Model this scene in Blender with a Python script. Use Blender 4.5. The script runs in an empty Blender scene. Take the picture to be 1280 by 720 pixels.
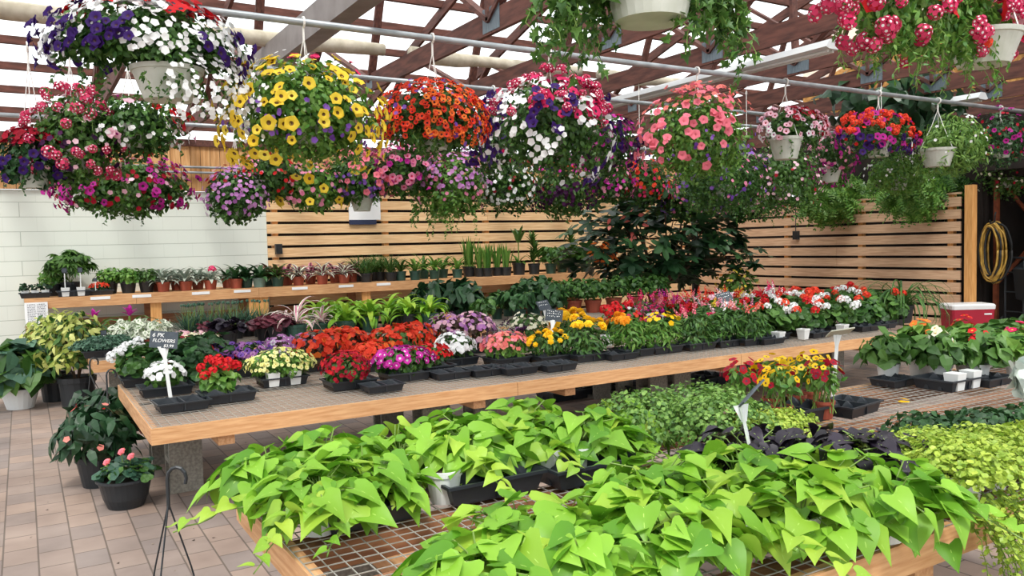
import bpy, math, random
import numpy as np
from math import sin, cos, pi, radians
C = bpy.context.scene.collection
sc = bpy.context.scene
# ------------------------------------------------------------------ camera, sky, sun, exposure
FPX = 1008.54
CAM_H = 1.5
YAW, PITCH, ROLL = radians(31.209), radians(-3.071), radians(-1.3627)
_f = np.array([sin(YAW)*cos(PITCH), cos(YAW)*cos(PITCH), sin(PITCH)])
_r0 = np.array([cos(YAW), -sin(YAW), 0.0]); _u0 = np.cross(_r0, _f)
_r = _r0*cos(ROLL)+_u0*sin(ROLL); _u = -_r0*sin(ROLL)+_u0*cos(ROLL)
cam = bpy.data.cameras.new('camera'); camo = bpy.data.objects.new('camera', cam); C.objects.link(camo)
cam.sensor_width = 36.0; cam.lens = FPX/1280*36.0; cam.clip_start = 0.05; cam.clip_end = 200
from mathutils import Matrix, Vector
camo.matrix_world = Matrix(((_r[0], _u[0], -_f[0], 0), (_r[1], _u[1], -_f[1], 0), (_r[2], _u[2], -_f[2], CAM_H), (0, 0, 0, 1)))
sc.camera = camo
W = bpy.data.worlds.new('overcast_sky'); sc.world = W; W.use_nodes = True
bg = W.node_tree.nodes['Background']; bg.inputs[0].default_value = (0.93, 0.97, 1.0, 1); bg.inputs[1].default_value = 1.5
sun = bpy.data.lights.new('sun', 'SUN'); sun.energy = 4.2; sun.angle = radians(14); sun.color = (1.0, 0.96, 0.9)
suno = bpy.data.objects.new('sun', sun); C.objects.link(suno)
suno.rotation_euler = Vector((0.25, 0.45, -0.86)).to_track_quat('-Z', 'Y').to_euler()
vs = sc.view_settings
vs.view_transform = 'Standard'; vs.look = 'None'; vs.gamma = 1.0; vs.exposure = 0.3; vs.use_curve_mapping = False
sc.cycles.max_bounces = 8; sc.cycles.transparent_max_bounces = 12; sc.cycles.diffuse_bounces = 4; sc.cycles.transmission_bounces = 6
R = random.Random(7)

def ray(x, y): return _f*FPX+_r*(x-640)-_u*(y-360)
def onz(x, y, z):
    d = ray(x, y); return (d*(z-CAM_H)/d[2])[:2]
def ony(x, y, Y):
    d = ray(x, y); p = d*Y/d[1]; return (p[0], Y, p[2]+CAM_H)
def depth(x, y, z): return float(np.dot(np.array([x, y, z-CAM_H]), _f))

# ------------------------------------------------------------------ materials
def lin(c):
    if isinstance(c, str):
        c = c.lstrip('#'); c = [int(c[i:i+2], 16)/255 for i in (0, 2, 4)]
    return tuple((v/12.92 if v <= .04045 else ((v+.055)/1.055)**2.4) for v in c)+(1.0,)
MATS = {}
def mat(name, c1, c2=None, rough=.6, trans=0, spec=.5, metal=0, noise=None, island=False, bump=0):
    """c1..c2 vary by island (leaf, petal) or by a noise texture"""
    if name in MATS: return MATS[name]
    m = bpy.data.materials.new(name); m.use_nodes = True; N = m.node_tree.nodes; L = m.node_tree.links
    b = N['Principled BSDF']; b.inputs['Roughness'].default_value = rough; b.inputs['Metallic'].default_value = metal
    b.inputs['Specular IOR Level'].default_value = spec
    b.inputs['Base Color'].default_value = lin(c1)
    src = None
    if c2 is not None:
        mx = N.new('ShaderNodeMix'); mx.data_type = 'RGBA'
        mx.inputs[6].default_value = lin(c1); mx.inputs[7].default_value = lin(c2)
        if island:
            g = N.new('ShaderNodeNewGeometry'); L.new(g.outputs['Random Per Island'], mx.inputs[0])
        else:
            t = N.new('ShaderNodeTexNoise'); t.inputs['Scale'].default_value = (noise or (20,))[0]; t.inputs['Detail'].default_value = 4
            tc = N.new('ShaderNodeTexCoord'); mp = N.new('ShaderNodeMapping')
            if noise and len(noise) > 1: mp.inputs['Scale'].default_value = noise[1]
            L.new(tc.outputs['Object'], mp.inputs[0]); L.new(mp.outputs[0], t.inputs['Vector'])
            cr = N.new('ShaderNodeValToRGB'); cr.color_ramp.elements[0].position = .35; cr.color_ramp.elements[1].position = .65
            L.new(t.outputs[0], cr.inputs[0]); L.new(cr.outputs[0], mx.inputs[0])
            if bump:
                bp = N.new('ShaderNodeBump'); bp.inputs['Strength'].default_value = bump; bp.inputs['Distance'].default_value = .01
                L.new(t.outputs[0], bp.inputs['Height']); L.new(bp.outputs[0], b.inputs['Normal'])
        L.new(mx.outputs[2], b.inputs['Base Color']); src = mx.outputs[2]
    if trans:
        t = N.new('ShaderNodeBsdfTranslucent'); ms = N.new('ShaderNodeMixShader'); ms.inputs[0].default_value = trans
        if src: L.new(src, t.inputs[0])
        else: t.inputs[0].default_value = lin(c1)
        L.new(b.outputs[0], ms.inputs[1]); L.new(t.outputs[0], ms.inputs[2]); L.new(ms.outputs[0], N['Material Output'].inputs[0])
    MATS[name] = m; return m
def leaf(name, c1, c2, trans=.28, rough=.45): return mat(name, c1, c2, rough=rough, trans=trans, island=True, spec=.4)
def petal(name, c1, c2=None): return mat(name, c1, c2 or c1, rough=.6, trans=.3, island=True, spec=.2)

M = {}
M['lime'] = leaf('lime_leaf', '#568c20', '#90c03c', .33)
M['lime2'] = leaf('lime_leaf_pale', '#76a82c', '#b2ce4a', .33)
M['rib'] = mat('leaf_midrib', '#a4c858', rough=.5)
M['green'] = leaf('green_leaf', '#2c5020', '#5f883c')
M['mid'] = leaf('mid_green_leaf', '#264c22', '#557f36')
M['fresh'] = leaf('fresh_green_leaf', '#407428', '#789f46')
M['dark'] = leaf('dark_green_leaf', '#1d3d22', '#3d6636', .2)
M['deep'] = leaf('deep_green_leaf', '#16301c', '#2d5130', .2, .35)
M['blue'] = leaf('blue_green_leaf', '#274a3a', '#5c8268', .2)
M['silver'] = leaf('silver_leaf', '#6c7a6c', '#b9c2b4', .2)
M['white_leaf'] = leaf('white_leaf', '#c8d0bc', '#eef0e0', .25)
M['dusty'] = leaf('dusty_miller_leaf', '#aebfb6', '#dde6dd', .15, .8)
M['maroon'] = leaf('maroon_leaf', '#4a2430', '#7d3f4c', .2)
M['bronze'] = leaf('bronze_leaf', '#3b3a26', '#6c4a3a', .2)
M['black_leaf'] = leaf('black_purple_leaf', '#120e16', '#292030', .05, .4)
M['yellow_leaf'] = leaf('yellow_variegated_leaf', '#8ea03c', '#dfe08a', .3)
M['pink_leaf'] = leaf('pink_striped_leaf', '#b0607c', '#e3a0b4', .25)
M['jenny'] = leaf('creeping_jenny_leaf', '#7f9f36', '#bacc54', .3)
M['mint'] = leaf('mint_leaf', '#426c2a', '#84a850', .28)
M['stem'] = mat('green_stem', '#6f8a3e', rough=.6)
M['brown_stem'] = mat('brown_stem', '#4c3826', rough=.8)
M['straw'] = mat('dry_straw', '#b59c68', '#8a6c42', island=True)
M['soil'] = mat('potting_soil', '#2a211b', '#43352a', rough=1, noise=(120,))
for n, a, b in (('white', '#e9e9ea', '#ffffff'), ('yellow', '#e8c22e', '#f8e25c'), ('lemon', '#e7e58a', '#f6f4b4'), ('gold', '#e8b400', '#ffd93a'),
                ('orange', '#e8632c', '#f28a3a'), ('marigold', '#ee9a1c', '#f8b83a'), ('scarlet', '#d8321f', '#f0583a'), ('red', '#b81420', '#e02a2c'), ('crimson', '#8a1024', '#b81c34'), ('rose', '#b4224c', '#e04a74'),
                ('coral', '#e86a80', '#f59aa6'), ('pink', '#e07aa0', '#f3a6c0'), ('hot', '#d4205e', '#f0487e'), ('magenta', '#a81a7c', '#d23cae'),
                ('lilac', '#b06cb4', '#d8a0d4'), ('violet', '#6a3c9c', '#9468c4'), ('purple', '#2c1152', '#4a2480'), ('plum', '#2b1030', '#4e1c4c'),
                ('palepink', '#e8b0c4', '#f8d4de'), ('salmon', '#e4706a', '#f4a090'), ('cream', '#efe9c8', '#fbf8e4')):
    M['f_'+n] = petal(n+'_petal', a, b)
M['throat_dark'] = mat('dark_throat', '#3a1430')
M['throat_yellow'] = mat('yellow_throat', '#c9a01c')
M['throat_brown'] = mat('brown_throat', '#6c4a14')
M['throat_green'] = mat('green_throat', '#a9b46c')
M['black_plastic'] = mat('black_plastic', '#22262a', rough=.45)
M['black_tray'] = mat('black_tray_plastic', '#262b31', rough=.4)
M['white_plastic'] = mat('white_plastic', '#dcdedd', rough=.4)
M['basket_white'] = mat('basket_plastic', '#c6c9c0', '#b2b6aa', rough=.45, noise=(8,))
M['terracotta'] = mat('terracotta_plastic', '#9a4a36', rough=.6)
M['green_plastic'] = mat('green_plastic', '#2f5348', rough=.45)
M['grey_green_plastic'] = mat('grey_green_plastic', '#7d9a90', rough=.45)
M['wire'] = mat('white_hanger_plastic', '#ecebe6', rough=.5)
M['slate'] = mat('slate_sign_face', '#3c444c', '#474f58', rough=.7, noise=(30,))
M['sign_back'] = mat('pale_sign_back', '#b9b9a8', rough=.7)
M['chalk'] = mat('chalk_writing', '#f2f2f0', rough=.9)
M['ink'] = mat('ink_writing', '#5c5c66', rough=.9)
M['paper'] = mat('white_paper', '#eeeff0', rough=.8)
M['galv'] = mat('galvanised_steel', '#9aa2a8', '#7d858c', rough=.35, metal=.6, noise=(60, (1, 1, .1)))
M['plate'] = mat('nail_plate_steel', '#76838c', '#5c6870', rough=.5, metal=.4, noise=(40, (8, 8, .3)))
M['pipe'] = mat('grey_steel_pipe', '#a9aeb2', '#90969a', rough=.4, metal=.3, noise=(6,))
M['wood'] = mat('fresh_cedar_board', '#d8a878', '#c28c5c', rough=.7, noise=(5, (1.2, 14, 14)), bump=.15)
M['wood_y'] = mat('fresh_cedar_board_across', '#cfa074', '#b88458', rough=.7, noise=(5, (14, 1.2, 14)), bump=.15)
M['fence'] = mat('fence_board_wood', '#efcb9c', '#dcb080', rough=.75, noise=(3, (1, 16, 16)), bump=.15)
M['fence_r'] = mat('fence_board_wood_weathered', '#dcb896', '#c49c7c', rough=.75, noise=(3, (16, 1, 16)), bump=.15)
M['siding'] = mat('vertical_siding_wood', '#d8a873', '#bf8a55', rough=.75, noise=(3, (14, 14, 1)), bump=.15)
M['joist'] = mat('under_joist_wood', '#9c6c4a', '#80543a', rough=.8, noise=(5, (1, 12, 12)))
M['post'] = mat('bench_post_wood', '#e0a868', '#cd9050', rough=.7, noise=(5, (12, 12, 1)))
M['truss'] = mat('red_brown_truss_wood', '#6b4238', '#4a2c26', rough=.8, noise=(4, (10, 1, 6)), bump=.2)
M['purlin'] = mat('red_brown_purlin_wood', '#6a3e33', '#49291f', rough=.8, noise=(4, (1, 10, 6)))
M['greybeam'] = mat('grey_painted_beam', '#8c8583', '#7a7371', rough=.6, noise=(5,))
M['concrete'] = mat('concrete_block_face', '#908b80', '#757067', rough=.95, noise=(60,), bump=.3)
M['dark_wall'] = mat('dark_board_and_shade', '#2a211c', '#1c1613', rough=.9, noise=(3,))  # dark boards; also stands in for shade behind the fences and in the store
M['osb'] = mat('strand_board', '#d8a25e', '#a8743c', rough=.85, noise=(18, (1, 1, 1)))
M['cooler_red'] = mat('red_cooler_plastic', '#a81c34', rough=.4)
M['cooler_white'] = mat('white_cooler_lid', '#e8e8e8', rough=.4)
M['rust'] = mat('orange_rack_steel', '#8e4a2c', '#6e3620', rough=.6, noise=(12,))
M['hose_y'] = mat('yellow_hose_rubber', '#b8923c', '#8c6a2a', rough=.6, noise=(9,))
M['rubber'] = mat('black_rubber', '#17181a', rough=.7)
M['tube'] = mat('light_fixture_white', '#c9cbcd', rough=.4)
M['shade'] = mat('rolled_shade_cloth', '#cfc6b4', '#b4aa96', rough=.9, noise=(10,))
M['blue'+'_ink'] = mat('blue_sign_ink', '#27304e')
M['weld'] = mat('welded_mesh_wire', '#a8a49c', rough=.5, metal=.3)
M['deck'] = mat('bench_deck_board', '#a88f7c', '#8c7462', rough=.9, noise=(5, (1, 12, 12)))
M['debris'] = mat('dry_debris', '#9a8a78', '#5e4c3c', island=True)

def node_mat(name):
    m = bpy.data.materials.new(name); m.use_nodes = True
    return m, m.node_tree.nodes, m.node_tree.links, m.node_tree.nodes['Principled BSDF']
# brick pavers: laid 0.152 x 0.228 with darker joints
m, N, L, b = node_mat('clay_pavers')
tc = N.new('ShaderNodeTexCoord'); mp = N.new('ShaderNodeMapping'); mp.inputs['Rotation'].default_value = (0, 0, pi/2)
br = N.new('ShaderNodeTexBrick'); br.offset = .5; br.inputs['Scale'].default_value = 1; br.inputs['Brick Width'].default_value = .228
br.inputs['Row Height'].default_value = .152; br.inputs['Mortar Size'].default_value = .0045; br.inputs['Mortar Smooth'].default_value = .3
br.inputs['Color1'].default_value = lin('#9f8b7f'); br.inputs['Color2'].default_value = lin('#857b78'); br.inputs['Mortar'].default_value = lin('#6a5e56'); br.inputs['Bias'].default_value = -.1
ns = N.new('ShaderNodeTexNoise'); ns.inputs['Scale'].default_value = 3.1; ns.inputs['Detail'].default_value = 6
mx = N.new('ShaderNodeMix'); mx.data_type = 'RGBA'; mx.blend_type = 'MULTIPLY'; mx.inputs[0].default_value = .8
cr = N.new('ShaderNodeValToRGB'); cr.color_ramp.elements[0].position = .3; cr.color_ramp.elements[0].color = (.62, .57, .54, 1); cr.color_ramp.elements[1].position = .7; cr.color_ramp.elements[1].color = (1, .97, .93, 1)
L.new(tc.outputs['Object'], mp.inputs[0]); L.new(mp.outputs[0], br.inputs['Vector']); L.new(tc.outputs['Object'], ns.inputs['Vector'])
L.new(ns.outputs[0], cr.inputs[0]); L.new(br.outputs['Color'], mx.inputs[6]); L.new(cr.outputs[0], mx.inputs[7]); L.new(mx.outputs[2], b.inputs['Base Color'])
bp = N.new('ShaderNodeBump'); bp.inputs['Strength'].default_value = .5; bp.inputs['Distance'].default_value = .006; bp.invert = True
L.new(br.outputs['Fac'], bp.inputs['Height']); L.new(bp.outputs[0], b.inputs['Normal']); b.inputs['Roughness'].default_value = .85
M['pavers'] = m
# painted block wall
m, N, L, b = node_mat('painted_block_wall')
tc = N.new('ShaderNodeTexCoord'); mp = N.new('ShaderNodeMapping'); mp.inputs['Rotation'].default_value = (pi/2, 0, 0)
mp.inputs['Location'].default_value = (0, 0.012, 0)
br = N.new('ShaderNodeTexBrick'); br.inputs['Scale'].default_value = 1; br.inputs['Brick Width'].default_value = .406; br.inputs['Row Height'].default_value = .203
br.inputs['Mortar Size'].default_value = .005; br.inputs['Mortar Smooth'].default_value = .5
br.inputs['Color1'].default_value = lin('#d8dcd2'); br.inputs['Color2'].default_value = lin('#d3d8cf'); br.inputs['Mortar'].default_value = lin('#b3b9ae')
L.new(tc.outputs['Object'], mp.inputs[0]); L.new(mp.outputs[0], br.inputs['Vector'])
b2 = N.new('ShaderNodeTexBrick'); b2.inputs['Scale'].default_value = 1; b2.inputs['Brick Width'].default_value = 400; b2.inputs['Row Height'].default_value = .203; b2.inputs['Mortar Size'].default_value = .005
for k_ in ('Color1', 'Color2'): b2.inputs[k_].default_value = lin('#dde1d8')
b2.inputs['Mortar'].default_value = lin('#b0b6ab'); L.new(mp.outputs[0], b2.inputs['Vector'])
mw = N.new('ShaderNodeMix'); mw.data_type = 'RGBA'; mw.inputs[0].default_value = .72; L.new(br.outputs['Color'], mw.inputs[6]); L.new(b2.outputs['Color'], mw.inputs[7]); L.new(mw.outputs[2], b.inputs['Base Color'])
bp = N.new('ShaderNodeBump'); bp.inputs['Strength'].default_value = .4; bp.inputs['Distance'].default_value = .006; bp.invert = True
L.new(b2.outputs['Fac'], bp.inputs['Height']); L.new(bp.outputs[0], b.inputs['Normal']); b.inputs['Roughness'].default_value = .7
M['block_wall'] = m
# translucent corrugated roof sheet: lets most daylight straight through and scatters the rest
m, N, L, b = node_mat('translucent_roof_sheet')
tr = N.new('ShaderNodeBsdfTransparent'); tr.inputs[0].default_value = (.93, .95, .95, 1); tl = N.new('ShaderNodeBsdfTranslucent'); tl.inputs[0].default_value = (.95, .96, .95, 1)
ms = N.new('ShaderNodeMixShader'); ms.inputs[0].default_value = .3
L.new(tr.outputs[0], ms.inputs[1]); L.new(tl.outputs[0], ms.inputs[2]); L.new(ms.outputs[0], N['Material Output'].inputs[0])
M['roof'] = m

# ------------------------------------------------------------------ mesh collector
class G:
    def __init__(s): s.v = []; s.f = []; s.n = 0; s.mats = []
    def mi(s, m):
        if m not in s.mats: s.mats.append(m)
        return s.mats.index(m)
    def add(s, V, F, m):
        i = s.mi(m); s.v.append(np.asarray(V, float).reshape(-1, 3))
        for q in F: s.f.append((tuple(a+s.n for a in q), i))
        s.n += len(V)
    def box(s, a, b, m):
        x0, y0, z0 = a; x1, y1, z1 = b
        V = [(x, y, z) for z in (z0, z1) for y in (y0, y1) for x in (x0, x1)]
        s.add(V, [(0, 2, 3, 1), (4, 5, 7, 6), (0, 1, 5, 4), (2, 6, 7, 3), (0, 4, 6, 2), (1, 3, 7, 5)], m)
    def obox(s, p, q, w, h, m, up=(0, 0, 1)):
        """beam from p to q, w wide, h deep along up"""
        p = np.array(p, float); q = np.array(q, float); d = q-p; d /= np.linalg.norm(d)
        up = np.array(up, float); sd = np.cross(d, up); sd /= np.linalg.norm(sd); u = np.cross(sd, d)
        V = [e+sd*w/2*a+u*h/2*b for e in (p, q) for b in (-1, 1) for a in (-1, 1)]
        s.add(V, [(0, 1, 3, 2), (4, 6, 7, 5), (0, 4, 5, 1), (2, 3, 7, 6), (0, 2, 6, 4), (1, 5, 7, 3)], m)
    def tube(s, pts, r, m, k=6, caps=True):
        pts = [np.array(p, float) for p in pts]; n = len(pts); rr = r if isinstance(r, (list, tuple)) else [r]*n
        V = []; prev = None
        for i, p in enumerate(pts):
            d = pts[min(i+1, n-1)]-pts[max(i-1, 0)]; d /= (np.linalg.norm(d)+1e-9)
            a = prev if prev is not None else (np.array([1., 0, 0]) if abs(d[0]) < .8 else np.array([0, 1., 0]))
            a = a-d*np.dot(a, d); a /= (np.linalg.norm(a)+1e-9); prev = a; b = np.cross(d, a)
            for j in range(k): V.append(p+(a*cos(2*pi*j/k)+b*sin(2*pi*j/k))*rr[i])
        F = [(i*k+j, i*k+(j+1) % k, (i+1)*k+(j+1) % k, (i+1)*k+j) for i in range(n-1) for j in range(k)]
        if caps: F += [tuple(reversed(range(k))), tuple(range((n-1)*k, n*k))]
        s.add(V, F, m)
    def lathe(s, prof, m, k=20, c=(0, 0, 0), bottom=True):
        V = [(c[0]+r*cos(2*pi*j/k), c[1]+r*sin(2*pi*j/k), c[2]+z) for r, z in prof for j in range(k)]
        F = [(i*k+j, i*k+(j+1) % k, (i+1)*k+(j+1) % k, (i+1)*k+j) for i in range(len(prof)-1) for j in range(k)]
        if bottom: F.append(tuple(reversed(range(k))))
        s.add(V, F, m)
    def disc(s, r, z, m, k=16, c=(0, 0)):
        s.add([(c[0]+r*cos(2*pi*j/k), c[1]+r*sin(2*pi*j/k), z) for j in range(k)], [tuple(range(k))], m)
    def many(s, T, mats, pos, scale):
        """T = list of (V, F, material); put a copy of T at every pos with rotation mats and scale"""
        n = len(pos)
        for V, F, m in T:
            V = np.asarray(V, float); P = np.einsum('nij,kj->nki', mats, V)*scale[:, None, None]+pos[:, None, :]
            i = s.mi(m); k = len(V); s.v.append(P.reshape(-1, 3))
            for a in range(n):
                o = s.n+a*k
                for q in F: s.f.append((tuple(x+o for x in q), i))
            s.n += n*k
    def mesh(s, name, smooth=False):
        me = bpy.data.meshes.new(name); V = np.concatenate(s.v) if s.v else np.zeros((0, 3))
        me.vertices.add(len(V)); me.vertices.foreach_set('co', V.ravel())
        ln = [len(q[0]) for q in s.f]; tot = sum(ln)
        me.loops.add(tot); me.loops.foreach_set('vertex_index', np.fromiter((a for q in s.f for a in q[0]), np.int32, tot))
        me.polygons.add(len(ln)); st = np.concatenate(([0], np.cumsum(ln)[:-1])).astype(np.int32) if ln else []
        me.polygons.foreach_set('loop_start', st)
        me.polygons.foreach_set('material_index', np.array([q[1] for q in s.f], np.int32))
        me.polygons.foreach_set('use_smooth', np.full(len(ln), smooth))
        for m in s.mats: me.materials.append(m)
        me.update(calc_edges=True); return me

def obj(name, g, parent=None, smooth=False, loc=None, label=None, kind=None):
    me = g.mesh(name, smooth) if isinstance(g, G) else g
    o = bpy.data.objects.new(name, me); C.objects.link(o)
    if parent: o.parent = parent
    if loc is not None: o.location = loc
    if label: o['label'] = label
    if kind: o['kind'] = kind
    return o
def thing(name, label, cat, loc=(0, 0, 0), rz=0, group=None, scale=1):
    o = bpy.data.objects.new(name, None); C.objects.link(o); o.location = loc; o.rotation_euler = (0, 0, rz); o.scale = (scale,)*3
    o['label'] = label; o['category'] = cat
    if group: o['group'] = group
    return o
def tag(o, label, cat, group=None):
    o['label'] = label; o['category'] = cat
    if group: o['group'] = group
    return o
def struct(name, g, **k):
    o = obj(name, g, **k); o['kind'] = 'structure'; return o

# ------------------------------------------------------------------ leaf and flower shapes
def blade(m, rows, cup=.0, droop=.25, cols=3, edge=None):
    """a leaf: rows = (t, halfwidth, setback of the edge); lies along +y, face up"""
    V = []; half = cols//2
    for t, w, bk in rows:
        for c in range(-half, half+1):
            a = c/half; V.append((a*w, t-abs(a)*bk, -droop*t*t+cup*abs(a)**1.2*w))
    F = []; E = []
    for i in range(len(rows)-1):
        for c in range(cols-1):
            q = (i*cols+c, i*cols+c+1, (i+1)*cols+c+1, (i+1)*cols+c)
            (E if (edge and c in (0, cols-2)) else F).append(q)
    T = [(V, F, m)] if F else []
    if E: T = [(V, F+E, m)] if not edge else [(V, F, m), (V, E, edge)]
    return T
def rib(droop):
    t = [0, .3, .6, .95]; V = [(s*.012*(1-q*.8), q, -droop*q*q+.004) for q in t for s in (-1, 1)]
    return [(V, [(2*i, 2*i+1, 2*i+3, 2*i+2) for i in range(3)], M['rib'])]
def heart(m, cup=.3): return blade(m, [(0, .03, 0), (.01, .27, .14), (.06, .41, .14), (.2, .49, .07), (.4, .43, .03), (.6, .31, .02), (.78, .18, .02), (.92, .08, .01), (1.03, .004, 0)], cup, .38, 5)+rib(.38)
def maple(m): return blade(m, [(0, .03, 0), (.01, .27, .13), (.07, .42, .12), (.19, .52, -.01), (.3, .45, -.02), (.42, .37, .01), (.62, .25, .02), (.8, .13, .01), (1.04, .004, 0)], .25, .4, 5)+rib(.4)
def ivy(m): return blade(m, [(0, .1, .0), (.03, .5, .2), (.16, .4, .02), (.3, .56, -.06), (.46, .27, .06), (.75, .15, .04), (1.05, .004, 0)], .2, .35, 5)
def oval(m, w=.28, cup=.15, droop=.25, edge=None): return blade(m, [(0, .04, 0), (.3, w, .03), (.65, w*.85, .03), (1, .01, 0)], cup, droop, 5 if edge else 3, edge)
def tiny(m, w=.35): return [([(0, 0, 0), (w, .45, .08), (0, 1, -.12), (-w, .45, .08)], [(0, 1, 2, 3)], m)]
def roundleaf(m, k=7): 
    V = [(0, .45, 0)]+[(.5*sin(2*pi*j/k), .5-.5*cos(2*pi*j/k), .12*(1 if j % 2 else .3)) for j in range(k)]
    return [(V, [(0, 1+j, 1+(j+1) % k) for j in range(k)], m)]
def lobed(m, n=5):
    V = [(0, .25, 0)]; k = 4*n
    for j in range(k+1):
        a = radians(-150)+radians(300)*j/k; r = (.75 if j % 4 == 2 else (.36 if j % 4 == 0 else .6))*(1-.18*abs(a)/pi)
        V.append((r*sin(a), .25+r*cos(a), -.22*r*r))
    return [(V, [(0, j+2, j+1) for j in range(k)], m)]
def petunia(m, throat, lobes=5, depth=.35, frill=.06):
    k = lobes*2; V = [(0, 0, -depth)]
    for j in range(k): V.append((.16*cos(2*pi*j/k), .16*sin(2*pi*j/k), -depth*.35))
    for j in range(k):
        r = .42; V.append((r*cos(2*pi*j/k), r*sin(2*pi*j/k), 0))
    for j in range(k):
        r = .56 if j % 2 == 0 else .47; V.append((r*cos(2*pi*j/k), r*sin(2*pi*j/k), frill*(-1 if j % 2 == 0 else .5)))
    F1 = [(0, 1+j, 1+(j+1) % k) for j in range(k)]
    F2 = [(1+a*k+j, 1+a*k+(j+1) % k, 1+(a+1)*k+(j+1) % k, 1+(a+1)*k+j) for a in (0, 1) for j in range(k)]
    return [(V, F2, m), (V[:1+k], F1, throat)]
def flat5(m, eye=None, petals=5, k2=2, er=.13):
    k = petals*k2; V = [(0, 0, 0)]+[((.5 if j % 2 == 0 else .41)*cos(2*pi*j/k), (.5 if j % 2 == 0 else .41)*sin(2*pi*j/k), .05) for j in range(k)]
    T = [(V, [(0, 1+j, 1+(j+1) % k) for j in range(k)], m)]
    if eye: T.append(([(er*cos(2*pi*j/5), er*sin(2*pi*j/5), .045) for j in range(5)], [(0, 1, 2, 3, 4)], eye))
    return T
def cluster(base, n=14, r=.5, s=.4, up=.2, seed=1):
    """a ball-shaped head made of small florets"""
    rr = random.Random(seed); out = []
    for i in range(n):
        z = 1-(i+.5)/n*(1-up*-1.0) if False else 1-(i+.5)*1.25/n
        a = i*2.399; q = math.sqrt(max(0, 1-z*z)); d = np.array([q*cos(a), q*sin(a), z])
        x = np.cross(d, [0.1, .9, .3]); x /= np.linalg.norm(x); y = np.cross(d, x)
        Rm = np.stack([x, y, d], 1)
        for V, F, m in base:
            out.append(((np.asarray(V) @ Rm.T)*s+d*r*(.85+.15*rr.random()), F, m))
    mm = {}
    for V, F, m in out:
        e = mm.setdefault(m, [[], [], 0])
        e[1] += [tuple(a+e[2] for a in q) for q in F]; e[0].append(V); e[2] += len(V)
    return [(np.concatenate(e[0]), e[1], m) for m, e in mm.items()]
def pompon(m):
    T = []; V = []; F = []
    for li, (r, z, k) in enumerate(((.5, 0, 12), (.42, .12, 12), (.3, .22, 10), (.16, .28, 8))):
        o = len(V); V.append((0, 0, z-.06))
        for j in range(k):
            q = r*(1 if j % 2 == 0 else .8); V.append((q*cos(2*pi*j/k+li), q*sin(2*pi*j/k+li), z+(.03 if j % 2 else -.03)))
        F += [(o, o+1+j, o+1+(j+1) % k) for j in range(k)]
    return [(V, F, m)]
def spike(m, m2, n=16, h=1.0):
    V = []; F = []; out = []
    b = flat5(m)
    for i in range(n):
        t = i/n; a = i*2.4; r = .16*(1-t*.8); d = np.array([cos(a)*.9, sin(a)*.9, .5]); d /= np.linalg.norm(d)
        x = np.cross(d, [0, 0, 1.]); x /= np.linalg.norm(x); y = np.cross(d, x)
        out.append(((np.asarray(b[0][0]) @ np.stack([x, y, d], 1).T)*.26*(1-t*.65)+np.array([cos(a)*r, sin(a)*r, t*h]), b[0][1]))
    o = 0; VV = []; FF = []
    for V, F in out: FF += [tuple(q+o for q in f) for f in F]; VV.append(V); o += len(V)
    return [(np.concatenate(VV), FF, m)]

def frames(nrm, dr):
    """rotation matrices with local z along nrm and local y near dr"""
    z = nrm/np.linalg.norm(nrm, axis=1)[:, None]; y = dr-z*np.sum(dr*z, 1)[:, None]; y /= (np.linalg.norm(y, axis=1)[:, None]+1e-9)
    x = np.cross(y, z); return np.stack([x, y, z], 2)
def cloud(g, T, n, rad, cen, size, seed, shell=.55, up=.6, droop=.4, zmin=-1, jit=.35, var=.35):
    """leaves over an ellipsoid; rad, cen = (x, y, z)"""
    r = np.random.RandomState(seed); d = r.normal(size=(n*3, 3)); d /= np.linalg.norm(d, axis=1)[:, None]; d = d[d[:, 2] > zmin][:n]; n = len(d)
    q = (shell+(1-shell)*r.rand(n)**.6)*(1+.12*np.sin(d[:, 0]*7+seed)*np.cos(d[:, 1]*6+d[:, 2]*5))
    P = d*q[:, None]*np.array(rad)+np.array(cen)
    nr = d*(1-up)+np.array([0, 0, up])+r.normal(size=(n, 3))*jit
    dr = d*np.array([1, 1, .3])+r.normal(size=(n, 3))*.5-np.array([0, 0, droop])
    s = size*(1-var/2+var*r.rand(n))
    g.many(T, frames(nr, dr), P-frames(nr, dr)[:, :, 1]*s[:, None]*.4, s)
    return P
def heads(n, rad, cen, seed, zmin=-.2, out=1.02, spots=0, spread=.5, sector=None, bias=0):
    """places for flowers over an ellipsoid, in patches when spots > 0"""
    r = np.random.RandomState(seed); d = r.normal(size=(n*12, 3)); d /= np.linalg.norm(d, axis=1)[:, None]
    if spots:
        a = r.normal(size=(spots*6, 3)); a[:, 2] = a[:, 2]*.7+.2; a /= np.linalg.norm(a, axis=1)[:, None]; a = a[a[:, 2] > zmin][:spots]
        dist = np.min(np.linalg.norm(d[:, None, :]-a[None], axis=2), 1); d = d[dist < spread]
    if sector is not None: d = d[sector(d)]
    d = d[d[:, 2] > zmin]
    if bias:   # most blooms open on the lit aisle side
        fr = d @ np.array([-.42, -.9, 0.]) > -.05; a, b = d[fr], d[~fr]; k = min(len(a), int(n*bias)); d = np.concatenate([a[:k], b[:max(0, n-k)]])
    d = d[:n]; n = len(d)
    P = d*np.array(rad)*(out*(.9+.16*r.rand(n)))[:, None]+np.array(cen)
    nr = d+r.normal(size=(n, 3))*.25+np.array([0, 0, .12])
    return P, frames(nr, r.normal(size=(n, 3)))
RX = np.array([.855, -.518, 0.])      # the benches are seen by visitors walking towards +x+y; used to say left / right on a basket
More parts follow.
